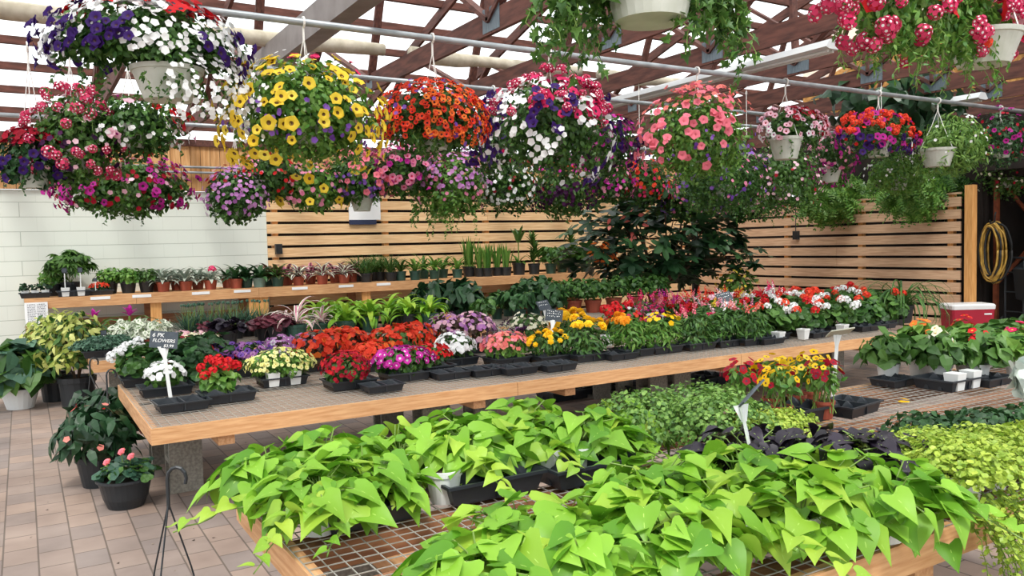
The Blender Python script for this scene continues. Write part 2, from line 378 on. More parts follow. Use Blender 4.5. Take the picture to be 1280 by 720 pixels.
def strap(g, m, n, length, width, seed, e0=80, e1=30, bend=1.2, base=(0, 0, 0), segs=6, edge=None, spreadr=.02, twist=.3, cols=3):
    """arching strap leaves from one base"""
    r = random.Random(seed)
    for i in range(n):
        a = i*2.399+r.uniform(-.3, .3); t0 = i/max(1, n-1); e = radians(e0+(e1-e0)*t0+r.uniform(-8, 8)); Ln = length*r.uniform(.75, 1.1)*(1-.1*t0)
        p = np.array(base, float)+np.array([cos(a), sin(a), 0])*spreadr*r.random(); sd = np.array([-sin(a), cos(a), 0])
        V = []; h = cols//2
        for k in range(segs+1):
            t = k/segs; w = width*(.45+1.6*t*(1-t)*1.4 if t < .9 else .5)*(1 if t < .99 else .08); w = width*max(.06, math.sin(pi*min(1, (.12+.88*t)))**.7)
            up = np.array([-cos(a)*sin(e), -sin(a)*sin(e), cos(e)])
            for c in range(-h, h+1): V.append(p+sd*w*c/h/2+up*abs(c)/h*w*.18)
            p = p+np.array([cos(a)*cos(e), sin(a)*cos(e), sin(e)])*Ln/segs; e -= bend/segs*(1+t)
        F = [(k*cols+c, k*cols+c+1, (k+1)*cols+c+1, (k+1)*cols+c) for k in range(segs) for c in range(cols-1)]
        if edge and cols == 5:
            g.add(V, [q for q in F if q[0] % 5 in (1, 2)], m); g.add(V, [q for q in F if q[0] % 5 in (0, 3)], edge)
        else: g.add(V, F, m)
def trail(g, T, p, length, seed, size, stem=None, out=(0, 0), step=.03, wander=.02, jit=.5):
    """one hanging shoot with leaves both sides"""
    r = random.Random(seed); n = int(length/step); q = np.array(p, float); pts = [q.copy()]; P = []; D = []
    for i in range(n):
        t = i/n; q = q+np.array([out[0]*step*(1-t)+r.uniform(-wander, wander), out[1]*step*(1-t)+r.uniform(-wander, wander), -step*(.5+.5*t)])
        pts.append(q.copy())
        for _ in (0, 1): P.append(q+np.array([r.uniform(-.01, .01)]*3)); D.append((r.uniform(-1, 1), r.uniform(-1, 1), r.uniform(-.9, .1)))
    P = np.array(P); D = np.array(D); k = len(P)
    if k == 0: return
    nr = np.stack([D[:, 0]*.4+np.array([r.gauss(0, jit) for _ in range(k)]), D[:, 1]*.4+np.array([r.gauss(0, jit) for _ in range(k)]), np.full(k, .6)], 1)
    g.many(T, frames(nr, D), P, np.array([size*r.uniform(.7, 1.15)*(1-.35*(i//2)/n) for i in range(k)]))
    if stem: g.tube(pts, .0018, stem, 3, False)
# ------------------------------------------------------------------ structure
g = G(); g.box((-30, -25, -.1), (40, 40, 0), M['pavers']); struct('floor', g)
WY = 13.05; RXF = 12.5
g = G(); g.box((-8, WY, 0), (3.36, WY+.2, 2.42), M['block_wall']); struct('wall_back', g)
# fence boards on the back: a slatted wall of 2x6 boards with dark gaps
def slat_wall(name, axis, a0, a1, at, z0, z1, m, label, seams, posts):
    t = thing(name, label, 'fence', ((a0+a1)/2, at, 0) if axis == 'x' else (at, (a0+a1)/2, 0)); ox, oy = t.location.x, t.location.y
    g = G(); rr = random.Random(5); z = z0
    while z < z1:
        h = min(.148, z1-z)
        for i in range(len(seams)-1):
            s0, s1 = seams[i]+.002, seams[i+1]-.002; j = rr.uniform(-.004, .004)
            if axis == 'x': g.box((s0-ox, -.02+j, z), (s1-ox, .018+j, z+h), m)
            else: g.box((-.018+j, s0-oy, z), (.02+j, s1-oy, z+h), m)
        z += .191
    obj('slat_panel', g, t)
    for p in posts:
        g = G()
        if axis == 'x': g.box((p-.045-ox, .02, 0), (p+.045-ox, .11, z1), M['post'])
        else: g.box((.02, p-.045-oy, 0), (.11, p+.045-oy, z1), M['post'])
        obj('fence_post', g, t)
    return t
slat_wall('slatted_fence', 'x', 3.36, RXF, WY, .05, 2.42, M['fence'], 'long slatted board fence running right from the white block wall', [3.36, 7.4, RXF], [3.5, 5.4, 7.4, 9.3, 11.3, 12.3])
slat_wall('slatted_fence', 'y', 7.12, WY-.02, RXF, .02, 2.15, M['fence_r'], 'slatted board fence on the right behind the red cooler', [7.12, 9.35, 12.8], [7.3, 8.9, 10.5, 12.2])
g = G(); g.box((-.03, -.06, 0), (.1, .06, 2.25), M['post']); o = obj('fence_end_post', g, loc=(RXF-.02, 6.98, 0)); tag(o, 'upright end board closing the right slatted fence beside the cooler', 'post')
g = G(); g.box((3.4, WY+.35, 0), (RXF+.5, WY+.4, 2.6), M['dark_wall']); struct('wall_shade_panel_back', g)  # added dark panel, its colour gives the shade between the slats
g = G(); g.box((RXF+.35, 7.0, 0), (RXF+.4, WY+.3, 2.3), M['dark_wall']); struct('wall_shade_panel_right', g)  # added dark sheet standing in for the unlit space beyond these slats
# siding above
g = G(); x = -3.0; rr = random.Random(2)
while x < RXF-.02:
    g.box((x+.004, WY-.04+rr.uniform(-.003, .003), 2.425), (min(x+.142, RXF)-.004, WY-.02, 3.1), M['siding']); x += .142
g.box((-3, WY-.02, 2.425), (RXF, WY, 3.1), M['dark_wall']); struct('wall_back_siding', g)
g = G(); g.box((-3, WY-.07, 3.1), (RXF, WY, 3.2), M['truss']); g.box((-3, WY-.06, 3.34), (RXF, WY, 3.42), M['purlin']); struct('trim_1', g)
g = G(); g.tube([(-2, WY-.12, 2.78), (6, WY-.12, 2.78)], .018, M['pipe'], 8); tag(obj('conduit_pipe', g), 'upper of two thin grey conduits across the wooden siding', 'pipe')
g = G(); g.tube([(-2, WY-.12, 2.70), (6, WY-.12, 2.70)], .018, M['pipe'], 8); tag(obj('conduit_pipe', g), 'lower of two thin grey conduits across the wooden siding', 'pipe')
# strand-board gable over the right fence
g = G(); g.box((12.9, 7.1, 2.35), (12.95, 13.3, 3.35), M['dark_wall']); g.box((12.9, 3.5, 2.35), (12.95, 7.1, 3.4), M['dark_wall']); g.box((12.9, 3.5, 3.4), (12.95, 10.4, 5.6), M['osb'])
for k in range(8): g.box((12.84, 3.6+k*.9, 3.2), (12.9, 3.69+k*.9, 5.6), M['truss'])
struct('wall_right_gable', g)
# dark store room on the right, its shade put into the wall colour
g = G(); g.box((16, 1.5, 0), (16.1, 9, 3.3), M['dark_wall']); g.box((12.92, 6.98, 0), (16, 7.05, 3.3), M['dark_wall']); g.box((12.6, 1.5, 3.2), (16, 7.0, 3.3), M['dark_wall']); g.box((12.6, 1.4, 0), (16, 1.5, 3.3), M['dark_wall'])
g.box((12.6, 1.5, 2.45), (12.7, 7.0, 3.2), M['dark_wall'])
struct('wall_store', g)

# roof: trusses along y, purlins along x, translucent sheets
EZ = 3.45; RY, RZ = 6.0, 5.5
def roofz(Y): return EZ+(RZ-EZ)*(1-abs(Y-RY)/7.2)
t_x = [-.35+1.26*k for k in range(-1, 11)]
names = ['left of the frame', 'over the left planter', 'over the yellow basket', 'over the orange basket', 'over the middle baskets', 'beside the strip light', 'right of the strip light', 'right of centre', 'over the bench end', 'over the right baskets', 'near the right gable', 'against the right gable']
for k, X in enumerate(t_x):
    t = thing('roof_truss', 'red-brown timber roof truss with nail plates, ' + ['first', 'second', 'third', 'fourth', 'fifth', 'sixth', 'seventh', 'eighth', 'ninth', 'tenth', 'eleventh', 'twelfth'][k]+' from the left', 'roof truss', (X, RY, 3.25), group='roof trusses')
    def P(Y, Z, dx=0): return (dx, Y-RY, Z-3.25)
    g = G(); g.obox(P(-1, 3.345), P(5.85, 3.345), .04, .19, M['truss']); g.obox(P(5.86, 3.345), P(WY, 3.345), .04, .19, M['truss']); obj('bottom_chord', g, t)
    for Y0 in (-1, WY+.1):
        g = G(); g.obox(P(Y0, roofz(Y0)-.12), P(RY, RZ-.1), .04, .13, M['truss']); obj('top_chord', g, t)
    for a, b in (((5.9, 3.36), (4.0, roofz(4.0)-.15)), ((5.9, 3.36), (8.0, roofz(8)-.15)), ((8.6, 3.36), (8.0, roofz(8)-.15)), ((8.6, 3.36), (10.3, roofz(10.3)-.15)), ((11.3, 3.36), (10.3, roofz(10.3)-.15)), ((3.2, 3.36), (4.0, roofz(4)-.15)), ((3.2, 3.36), (1.7, roofz(1.7)-.15)), ((5.9, 3.36), (RY, RZ-.15))):
        g = G(); g.obox(P(*a), P(*b), .038, .085, M['truss'], up=(1, 0, 0)); obj('web_brace', g, t)
    for Y in (5.86, 8.6, 11.3):
        g = G(); hh = .10 if Y < 6 else .07
        for sx in (-.023, .021): g.box((sx, Y-RY-.14 if Y < 6 else Y-RY-.09, .02), (sx+.002, Y-RY+.14 if Y < 6 else Y-RY+.09, .02+2*hh), M['plate'])
        obj('nail_plate', g, t)
k = 0; Y = WY-.05
lab = 0
Ys = [WY-.05-.62*i for i in range(0, 12)]+[5.3, 4.4, 3.5, 2.6, 1.7]
for i, Y in enumerate(Ys):
    g = G(); z = roofz(Y)-.02; g.box((-6, -.03, -.045), (14, .03, .045), M['purlin']); o = obj('roof_purlin', g, loc=(0, Y, z))
    tag(o, 'red-brown timber purlin under the roof sheets, %s counted from the back wall' % ['first', 'second', 'third', 'fourth', 'fifth', 'sixth', 'seventh', 'eighth', 'ninth', 'tenth', 'eleventh', 'twelfth', 'thirteenth', 'fourteenth', 'fifteenth', 'sixteenth', 'seventeenth'][i], 'purlin', 'roof purlins')
for s in (0, 1):
    g = G(); V = []; F = []; n = 330
    y0, y1 = (RY, WY+.5) if s == 0 else (RY, -3)
    for j in range(n+1):
        x = -6+20.5*j/n; dz = .012*sin(j*pi/1.5)
        V += [(x, y0, roofz(y0)+.06+dz), (x, y1, roofz(y1)+.06+dz)]
    F = [(2*j, 2*j+1, 2*j+3, 2*j+2) for j in range(n)]
    g.add(V, F, M['roof']); struct('ceiling' if s == 0 else 'ceiling_front', g, smooth=True)
# grey painted beam, header, pipes, rolled shade cloth, strip lights
g = G(); g.obox((2.16, -.5, 3.34), (2.16, 9.5, 3.34), .16, .24, M['greybeam']); tag(obj('painted_beam', g), 'wide grey painted beam crossing the roof above the yellow basket', 'beam')
for (Y, Z, x0, x1, lb) in ((5.33, 3.0, -3, 11.9, 'front grey steel pipe that carries the large hanging baskets'), (6.8, 3.0, .25, 12.3, 'second grey steel pipe behind the front hanging baskets'), (9.2, 2.86, -3, 12.3, 'rear grey steel pipe carrying the low back baskets'), (2.0, 3.0, -1, 6, 'near overhead steel pipe holding the two closest baskets')):
    g = G(); g.tube([(x0, 0, 0), (x1, 0, 0)], .024 if Y < 6 else .021, M['pipe'], 12); tag(obj('hanging_pipe', g, loc=(0, Y, Z), smooth=True), lb, 'pipe')
for x0, x1, lb in ((-.5, 3.3, 'left'), (3.6, 5.8, 'middle'), (6.1, 8.4, 'right')):
    g = G(); g.tube([(x0+(x1-x0)*i/8, .02*sin(i*2.1), .015*cos(i*1.7)) for i in range(9)], [.07+.012*sin(i*1.3) for i in range(9)], M['shade'], 10)
    tag(obj('rolled_shade_cloth', g, loc=(0, 7.9, 3.53), smooth=True), 'beige rolled shade cloth lying across the trusses, the %s roll' % lb, 'shade cloth', 'shade rolls')
def strip_light(X, y0, y1, z, lb):
    t = thing('strip_light', lb, 'light', (X, (y0+y1)/2, z)); L_ = (y1-y0)/2
    g = G(); V = []
    for y in (-L_, L_):
        V += [(-.11, y, -.02), (-.05, y, .05), (.05, y, .05), (.11, y, -.02), (.07, y, -.035), (-.07, y, -.035)]
    g.add(V, [(i, (i+1) % 6, 6+(i+1) % 6, 6+i) for i in range(6)]+[tuple(range(5, -1, -1)), tuple(range(6, 12))], M['tube']); obj('housing', g, t)
    for sx in (-.035, .035):
        g = G(); g.tube([(sx, -L_+.04, -.045), (sx, L_-.04, -.045)], .013, M['white_plastic'], 8); obj('lamp_tube', g, t)
strip_light(6.25, 4.7, 8.2, 3.2, 'white strip light hung under the trusses above the coral basket')
strip_light(10.3, 5.6, 8.2, 3.2, 'white strip light hung above the purple and orange basket')
for n_, (X, Y, z0, z1) in enumerate(((5.95, 7.0, 2.7, 3.3), (7.21, 6.6, 2.7, 3.3), (8.47, 5.75, 2.75, 3.3))):
    g = G(); g.tube([(0, 0, z0-z1), (0, 0, 0)], .004, M['wire'], 4); g.tube([(0, .012*cos(a*.8), -.12+.02*sin(a*.8)) for a in range(9)], .003, M['wire'], 4)
    tag(obj('dangling_rope', g, loc=(X, Y, z1)), 'thin white cord dangling from the trusses, ' + ['left of the coral basket', 'right of the coral basket', 'above the pink striped basket'][n_], 'rope', 'white cords')

# ------------------------------------------------------------------ benches
def wmesh(g, x0, x1, y0, y1, z, m, sx=.05, sy=.05, w=.0028):
    n = int((x1-x0)/sx)
    for i in range(n+1): x = x0+i*sx; g.box((x-w/2, y0, z), (x+w/2, y1, z+w), m)
    n = int((y1-y0)/sy)
    for i in range(n+1): y = y0+i*sy; g.box((x0, y-w/2, z+w), (x1, y+w/2, z+2*w), m)
def bench(name, label, x0, x1, y0, y1, z, rim, seams, deck=None, wire=True, joist_y=None, cross=()):
    t = thing(name, label, 'bench', (x0, y0, 0)); dx, dy = x1-x0, y1-y0
    for i in range(len(seams)-1):
        g = G(); g.box((seams[i]-x0+.002, 0, z-rim), (seams[i+1]-x0-.002, .038, z), M['wood']); obj('front_board', g, t)
        g = G(); g.box((seams[i]-x0+.002, dy-.038, z-rim), (seams[i+1]-x0-.002, dy, z), M['wood']); obj('back_board', g, t)
    for xx in (0, dx-.038):
        g = G(); g.box((xx, .038, z-rim), (xx+.038, dy-.038, z), M['wood_y']); obj('end_board', g, t)
    for yy in (joist_y or [dy/2]):
        g = G(); g.box((.04, yy-.045, z-rim), (dx-.04, yy+.045, z-.012), M['joist']); obj('joist', g, t)
    for xx in cross:
        g = G(); g.box((xx-x0-.045, -.0+.04, z-rim-.06), (xx-x0+.045, dy-.04, z-rim), M['wood_y']); obj('cross_bearer', g, t)
    if deck:
        g = G(); y = .05
        while y < dy-.1: g.box((.04, y, z-.03), (dx-.04, y+.13, z-.012), M['deck']); y += .15
        obj('deck_boards', g, t)
    g = G(); wmesh(g, .01, dx-.01, .01, dy-.01, z, M['weld']); obj('wire_mesh', g, t)
    return t
bench('display_bench', 'long low cedar bench with wire mesh top carrying the bedding flower trays', .55, 7.38, 4.71, 6.48, .55, .09, [.55, 2.88, 5.06, 7.38], True, cross=(.95, 2.6, 3.35, 5.0, 5.9, 6.9))
bench('display_bench', 'low cedar bench behind the flower trays, below the tall wall shelf', .5, 7.6, 8.03, 9.35, .55, .1, [.5, 2.9, 5.3, 7.6], True, cross=(.95, 3.2, 5.3))
bench('display_bench', 'nearest bench with wire mesh top carrying the lime sweet potato vines', .6, 8.2, 1.315, 2.9, .65, .092, [.6, 2.62, 5.0, 8.2], False, joist_y=[.12, .62, 1.0, 1.45], cross=(.95, 2.2, 3.5, 5.0, 6.5))
# tall shelf on the wall
t = thing('plant_shelf', 'tall cedar plant shelf along the white wall and slatted fence', 'shelf', (0, 12.15, 0)); SZ = .95
for x0, x1 in ((0, 1.32), (1.32, 2.98), (2.98, 6.1), (6.1, 9.3)):
    g = G(); g.box((x0+.002, 0, SZ-.14), (x1-.002, .04, SZ), M['wood']); obj('front_board', g, t)
g = G()
for y in np.arange(.04, .82, .145): g.box((0, y, SZ-.03), (9.3, y+.135, SZ), M['wood'])
obj('top_boards', g, t)
for x in (.02, 1.5, 2.84, 2.98, 4.6, 6.05, 6.25, 7.8, 9.2):
    g = G(); g.box((x, .04, 0), (x+.14, .08, SZ-.14 if x not in (.02,) else SZ-.14), M['post']); obj('leg', g, t)
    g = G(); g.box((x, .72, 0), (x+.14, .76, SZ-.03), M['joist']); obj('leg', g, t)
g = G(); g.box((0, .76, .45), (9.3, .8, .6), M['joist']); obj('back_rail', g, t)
# concrete blocks under the benches
def cblock(x, y, z, rz, label, stand=True):
    g = G(); L_, D_, H_ = .195, .195, .40
    # hollow block stood on end: two cells open to the sides
    V = []
    g.box((-L_/2, -D_/2, 0), (L_/2, -D_/2+.03, H_), M['concrete']); g.box((-L_/2, D_/2-.03, 0), (L_/2, D_/2, H_), M['concrete'])
    for zz in (0, H_/2-.016, H_-.032): g.box((-L_/2, -D_/2+.03, zz), (L_/2, D_/2-.03, zz+.032), M['concrete'])
    o = obj('concrete_block', g, loc=(x, y, z)); o.rotation_euler = (0, 0, rz); tag(o, label, 'block', 'concrete blocks under the benches'); return o
for x, lb in ((.82, 'under the left corner of the flower bench'), (2.55, 'left of the first board joint of the flower bench'), (2.98, 'right of the first board joint of the flower bench'), (4.72, 'left of the second board joint of the flower bench'), (5.0, 'under the second board joint of the flower bench'), (6.85, 'near the right end of the flower bench'), (7.15, 'under the right corner of the flower bench')):
    for y, w in ((5.44, 'front'), (6.25, 'rear')): cblock(x, y, 0, 0, 'grey concrete block %s, %s row' % (lb, w))
for x, lb in ((.78, 'left corner'), (3.2, 'middle'), (5.3, 'right half')): cblock(x, 8.8, 0, 0, 'upright grey concrete block under the %s of the rear low bench' % lb)
for x, lb in ((.95, 'left end'), (2.35, 'trailing lime plant'), (4.6, 'primula trays'), (7.0, 'right end')):
    for y, w in ((1.62, 'front'), (2.65, 'rear')): cblock(x, y, 0, 0, 'grey block under the nearest bench %s, %s row' % (lb, w))
    # packing block that lifts the near bench
    for y in (1.62, 2.65):
        g = G(); g.box((-.14, -.1, 0), (.14, .1, .09), M['concrete']); o = obj('paving_slab', g, loc=(x, y, .40)); tag(o, 'flat slab on the block under the nearest bench %s, %s row' % (lb, 'front' if y < 2 else 'rear'), 'slab', 'slabs on the blocks')

# ------------------------------------------------------------------ right side: cooler, post, rack, hose, cart
t = thing('cooler', 'red picnic cooler with white lid standing before the slatted fence', 'cooler', (12.2, 6.85, 0), radians(-31), scale=.93)
g = G(); V = []
for z, a, b in ((0, .3, .17), (.03, .32, .19), (.4, .345, .21)): V += [(x*a, y*b, z) for x, y in ((-.93, -1), (.93, -1), (1, -.88), (1, .88), (.93, 1), (-.93, 1), (-1, .88), (-1, -.88))]
g.add(V, [(i+8*k, (i+1) % 8+8*k, (i+1) % 8+8*(k+1), i+8*(k+1)) for k in (0, 1) for i in range(8)]+[tuple(range(7, -1, -1)), tuple(range(16, 24))], M['cooler_red']); obj('body', g, t)
g = G(); V = []
for z, a, b in ((.4, .35, .215), (.46, .355, .22), (.485, .33, .2)): V += [(x*a, y*b, z) for x, y in ((-.93, -1), (.93, -1), (1, -.88), (1, .88), (.93, 1), (-.93, 1), (-1, .88), (-1, -.88))]
g.add(V, [(i+8*k, (i+1) % 8+8*k, (i+1) % 8+8*(k+1), i+8*(k+1)) for k in (0, 1) for i in range(8)]+[tuple(range(7, -1, -1)), tuple(range(16, 24))], M['cooler_white']); obj('lid', g, t)
for s in (-1, 1):
    g = G(); g.box((s*.345-.015, -.09, .3), (s*.345+.02, .09, .33), M['cooler_red']); obj('handle', g, t)
g = G(); g.box((.16, -.212, .31), (.28, -.205, .335), M['white_plastic']); obj('badge', g, t)
g = G()
for x in (-.01, .0): pass
# rust-coloured pallet rack
t = thing('pallet_rack', 'rusty orange steel rack standing in the dark store at the right edge', 'rack', (13.25, 6.3, 0))
for x, y in ((-.25, .55), (.55, .25), (.55, -1.2), (-.25, -1.2)):
    g = G(); g.box((x-.035, y-.03, 0), (x+.035, y+.03, 3.0), M['rust']); obj('upright', g, t)
for a, b in (((-.25, .55, 2.4), (.55, .25, 1.5)), ((.55, .25, 1.5), (-.25, .55, .7)), ((.55, .25, 2.9), (.55, -1.2, 2.9)), ((.55, .25, 1.3), (.55, -1.2, 1.3))):
    g = G(); g.obox(a, b, .03, .05, M['rust']); obj('brace', g, t)
# yellow hose coil
t = thing('hose_coil', 'yellow and black garden hose coiled on a hook beside the fence end', 'hose', (12.72, 6.74, 1.32))
rr = random.Random(4)
for k in range(16):
    g = G(); a = rr.uniform(.08, .19); b = rr.uniform(.32, .45); ph = rr.uniform(-.1, .1); oy = rr.uniform(-.05, .05)
    ox_ = rr.uniform(-.09, .05); g.tube([(ph+.3*a*cos(u*pi/12)+ox_+rr.uniform(-.012, .012), -a*cos(u*pi/12)+oy, b*sin(u*pi/12)*(1 if sin(u*pi/12) > 0 else 1.15)-.08) for u in range(25)], .015, M['hose_y'] if k % 3 else M['rubber'], 6); obj('hose_loop', g, t, smooth=True)
g = G(); g.tube([(.05, 0, .5), (.02, 0, .45), (.02, 0, .35), (-.1, 0, .33), (-.12, 0, .38)], .012, M['rubber'], 6); obj('hook', g, t)
t = thing('black_hose_coil', 'tangle of black hoses hanging on the rack, right of the yellow hose', 'hose', (13.3, 6.2, 1.15))
for k in range(8):
    g = G(); a = rr.uniform(.12, .26); b = rr.uniform(.3, .5); oy = rr.uniform(-.12, .12)
    g.tube([(.1*cos(u*pi/10)+.03*k, -a*cos(u*pi/10)+oy, b*sin(u*pi/10)-.1+.06*sin(u+k)) for u in range(21)], .014, M['rubber'], 6); obj('hose_loop', g, t, smooth=True)
t = thing('hand_truck', 'black two-wheeled hand truck parked behind the red cooler', 'hand truck', (12.85, 6.5, 0), radians(-15))
for s in (-.16, .16):
    g = G(); g.tube([(0, s, .12), (0, s, 1.05), (.06, s*.8, 1.12)], .015, M['black_plastic'], 8); obj('rail', g, t)
for z in (.3, .6, .9):
    g = G(); g.tube([(0, -.16, z), (0, .16, z)], .011, M['black_plastic'], 6); obj('crossbar', g, t)
g = G(); g.tube([(.06, -.13, 1.12), (.06, .13, 1.12)], .015, M['black_plastic'], 8); obj('handle', g, t)
g = G(); g.box((-.22, -.18, .02), (0, .18, .03), M['black_plastic']); obj('toe_plate', g, t)
def wheel(parent, x, y, r, w=.05, name='wheel'):
    g = G(); P = [(r*.55, -w*.3), (r*.8, -w*.5), (r, -w*.3), (r, w*.3), (r*.8, w*.5), (r*.55, w*.3)]; V = []; n = 22
    for q, yy in P: V += [(x+q*cos(2*pi*j/n), y+yy, r+q*sin(2*pi*j/n)) for j in range(n)]
    F = [(i*n+j, i*n+(j+1) % n, ((i+1) % 6)*n+(j+1) % n, ((i+1) % 6)*n+j) for i in range(6) for j in range(n)]
    g.add(V, F, M['rubber']); w_ = obj(name, g, parent, smooth=True)
    g = G(); 
    for j in range(6): g.obox((x, y, r), (x+r*.6*cos(j*pi/3), y, r+r*.6*sin(j*pi/3)), .02, .02, M['galv'])
    obj('spokes', g, w_)
for s in (-.22, .22): wheel(t, .08, s, .12)
t = thing('wheelbarrow', 'dark wheelbarrow tipped upright in the store, its big wheel facing out', 'wheelbarrow', (13.0, 6.15, 0), radians(60))
wheel(t, 0, 0, .2, .09)
g = G(); g.add([(-.3, .1, .45), (.3, .1, .45), (.36, .1, 1.05), (-.36, .1, 1.05), (-.2, .3, .5), (.2, .3, .5), (.25, .32, .95), (-.25, .32, .95)], [(0, 1, 5, 4), (1, 2, 6, 5), (2, 3, 7, 6), (3, 0, 4, 7), (4, 5, 6, 7)], M['black_plastic']); obj('tub', g, t)
for s in (-.16, .16):
    g = G(); g.tube([(s*.4, .02, .2), (s, .05, .5), (s*1.6, .04, 1.2)], .017, M['black_plastic'], 8); obj('handle', g, t)
for k, (x, y, w, d, h) in enumerate(((14.0, 5.6, .5, .4, .5), (14.7, 5.2, .6, .5, .8), (14.2, 6.3, .4, .35, .9))):
    g = G(); g.box((-w/2, -d/2, 0), (w/2, d/2, h), M['black_plastic']); g.box((-w/2-.02, -d/2-.02, h-.05), (w/2+.02, d/2+.02, h), M['black_plastic']); g.box((-w/2+.05, -d/2-.01, h*.3), (w/2-.05, -d/2, h*.32), M['rubber'])
    tag(obj('storage_tote', g, loc=(x, y, 0)), 'black storage tote with rimmed lid in the dark store, the ' + ['low one by the wheelbarrow', 'wide one at the back', 'tall narrow one'][k], 'tote')
# outlets and notice on the fence
for X, Y, z, ax, lb in ((3.52, WY-.05, 1.52, 'x', 'small black outlet box on the back fence by the white wall'), (RXF-.05, 10.2, 1.55, 'y', 'small black outlet box on the right fence')):
    t = thing('outlet_box', lb, 'outlet box', (X, Y, z)); g = G()
    if ax == 'x': g.box((-.05, -.05, -.08), (.05, .03, .08), M['black_plastic'])
    else: g.box((-.05, -.05, -.08), (.03, .05, .08), M['black_plastic'])
    obj('housing', g, t); g = G()
    if ax == 'x': g.box((-.035, -.06, -.06), (.035, -.05, .06), M['rubber'])
    else: g.box((-.06, -.035, -.06), (-.05, .035, .06), M['rubber'])
    obj('cover', g, t)
    if ax == 'y':
        g = G(); g.tube([(-.02, 0, .08), (-.02, 0, .7)], .008, M['black_plastic'], 5); obj('cable', g, t)
t = thing('wall_sign', 'white sign with dark blue lower band fixed to the back fence', 'sign', (5.0, WY-.045, 2.0))
g = G(); g.box((-.28, -.01, -.02), (.28, .01, .45), M['paper']); obj('panel', g, t); g = G(); g.box((-.28, -.012, -.1), (.2, .01, -.02), M['blue_ink']); obj('blue_band', g, t)
# plant notice on the left end of the shelf
t = thing('price_notice', 'white handwritten notice pinned to the left end of the tall shelf', 'notice', (.13, 12.13, .6))
g = G(); g.box((-.13, -.006, 0), (.13, 0, .3), M['paper']); obj('sheet', g, t); g = G(); rr = random.Random(3)
for c in (-.1, .01):
    for i in range(13):
        x = c
        while x < c+.09: w = rr.uniform(.008, .02); g.box((x, -.009, .27-i*.019), (x+w, -.006, .27-i*.019+rr.uniform(.004, .008)), M['ink']); x += w+rr.uniform(.004, .01)
obj('handwriting', g, t)
for i, px in enumerate((125, 177, 251, 303, 375, 433, 480)):
    X = ony(px, 362, 12.14)[0]; g = G(); g.box((-.12, -.004, -.02), (.12, 0, .02), M['paper']); o = obj('price_strip', g, loc=(X, 12.148, SZ-.035))
    tag(o, 'white price strip on the front board of the tall shelf, %s from the left' % ['first', 'second', 'third', 'fourth', 'fifth', 'sixth', 'seventh'][i], 'price strip', 'price strips on the shelf')
# ------------------------------------------------------------------ plants: each kind is a list of (part name, mesh, sub-parts, kind)
PC = {}
def kind(key):
    def deco(fn):
        def w(v=0):
            if (key, v) not in PC: PC[(key, v)] = fn(v)
            return PC[(key, v)]
        return w
    return deco
def place(P, name, label, cat, loc, rz=None, scale=1, group=None, tilt=None):
    if len(loc) == 2: loc = (loc[0], loc[1], 0)
    e = thing(name, label, cat, loc, R.uniform(0, 6.28) if rz is None else rz, group, scale)
    if tilt: e.rotation_euler = (tilt[0], tilt[1], e.rotation_euler[2])
    for it in P:
        n, me = it[0], it[1]; o = obj(n, me, e, kind=(it[3] if len(it) > 3 else None))
        for s in (it[2] if len(it) > 2 and it[2] else []):
            c = obj(s[0], s[1], o)
            if len(s) > 2: c.matrix_local = s[2]
    return e
def pot(rt, rb, h, m, k=20, n='pot'):
    g = G(); g.lathe([(rb, 0), (rt*.97, h*.82), (rt*1.04, h*.83), (rt*1.06, h), (rt*.96, h), (rt*.93, h*.9)], m, k); g.disc(rt*.94, h*.9, M['soil'], k); return (n, g.mesh(n, False))
def sqpot(w, h, m):
    g = G(); a, b = w/2*.75, w/2; t = b*1.06
    V = [(x*s, y*s, z) for s, z in ((a, 0), (b, h*.85), (t, h*.86), (t, h), (b*.9, h), (b*.88, h*.9)) for x, y in ((-1, -1), (1, -1), (1, 1), (-1, 1))]
    g.add(V, [(i*4+j, i*4+(j+1) % 4, i*4+4+(j+1) % 4, i*4+4+j) for i in range(5) for j in range(4)]+[(3, 2, 1, 0)], m)
    g.add(V[20:24], [(0, 1, 2, 3)], M['soil']); return ('pot', g.mesh('pot'))
def traypart(lx=.28, ly=.2, h=.055, nx=2, ny=3, filled=False):
    """six-pack flat: outer tray with rim, the cell inserts as its parts"""
    g = G(); a, b = lx/2, ly/2
    V = [(x*(a*s+o), y*(b*s+o), z) for s, o, z in ((.88, 0, 0), (1, 0, h), (1, .008, h), (1, .008, h-.008)) for x, y in ((-1, -1), (1, -1), (1, 1), (-1, 1))]
    g.add(V, [(i*4+j, i*4+(j+1) % 4, i*4+4+(j+1) % 4, i*4+4+j) for i in range(3) for j in range(4)]+[(3, 2, 1, 0)], M['black_tray'])
    g.box((-.004, -b, h*.1), (.004, b, h+.001), M['black_tray'])
    parts = [('tray', g.mesh('tray'))]
    for sx in (-1, 1):
        g = G(); cx = sx*a/2; w = a/2*.86
        for j in range(ny-1):
            y = -b+ly*(j+1)/ny; g.add([(cx-w, y-.012, .005), (cx+w, y-.012, .005), (cx+w, y+.012, .005), (cx-w, y+.012, .005), (cx-w, y, h*.75), (cx, y, h*1.35), (cx+w, y, h*.75)], [(0, 1, 6, 5, 4), (2, 3, 4, 5, 6), (0, 4, 3), (1, 2, 6)], M['black_tray'])
        g.add([(cx-.012, -b*.9, .005), (cx+.012, -b*.9, .005), (cx+.012, b*.9, .005), (cx-.012, b*.9, .005), (cx, -b*.9, h*.6), (cx, b*.9, h*.6)], [(0, 1, 4), (1, 2, 5, 4), (2, 3, 5), (3, 0, 4, 5)], M['black_tray'])
        if filled: g.box((-w+cx, -b*.85, .004), (w+cx, b*.85, h*.7), M['soil'])
        parts.append(('cell_insert', g.mesh('cell_insert')))
    return parts
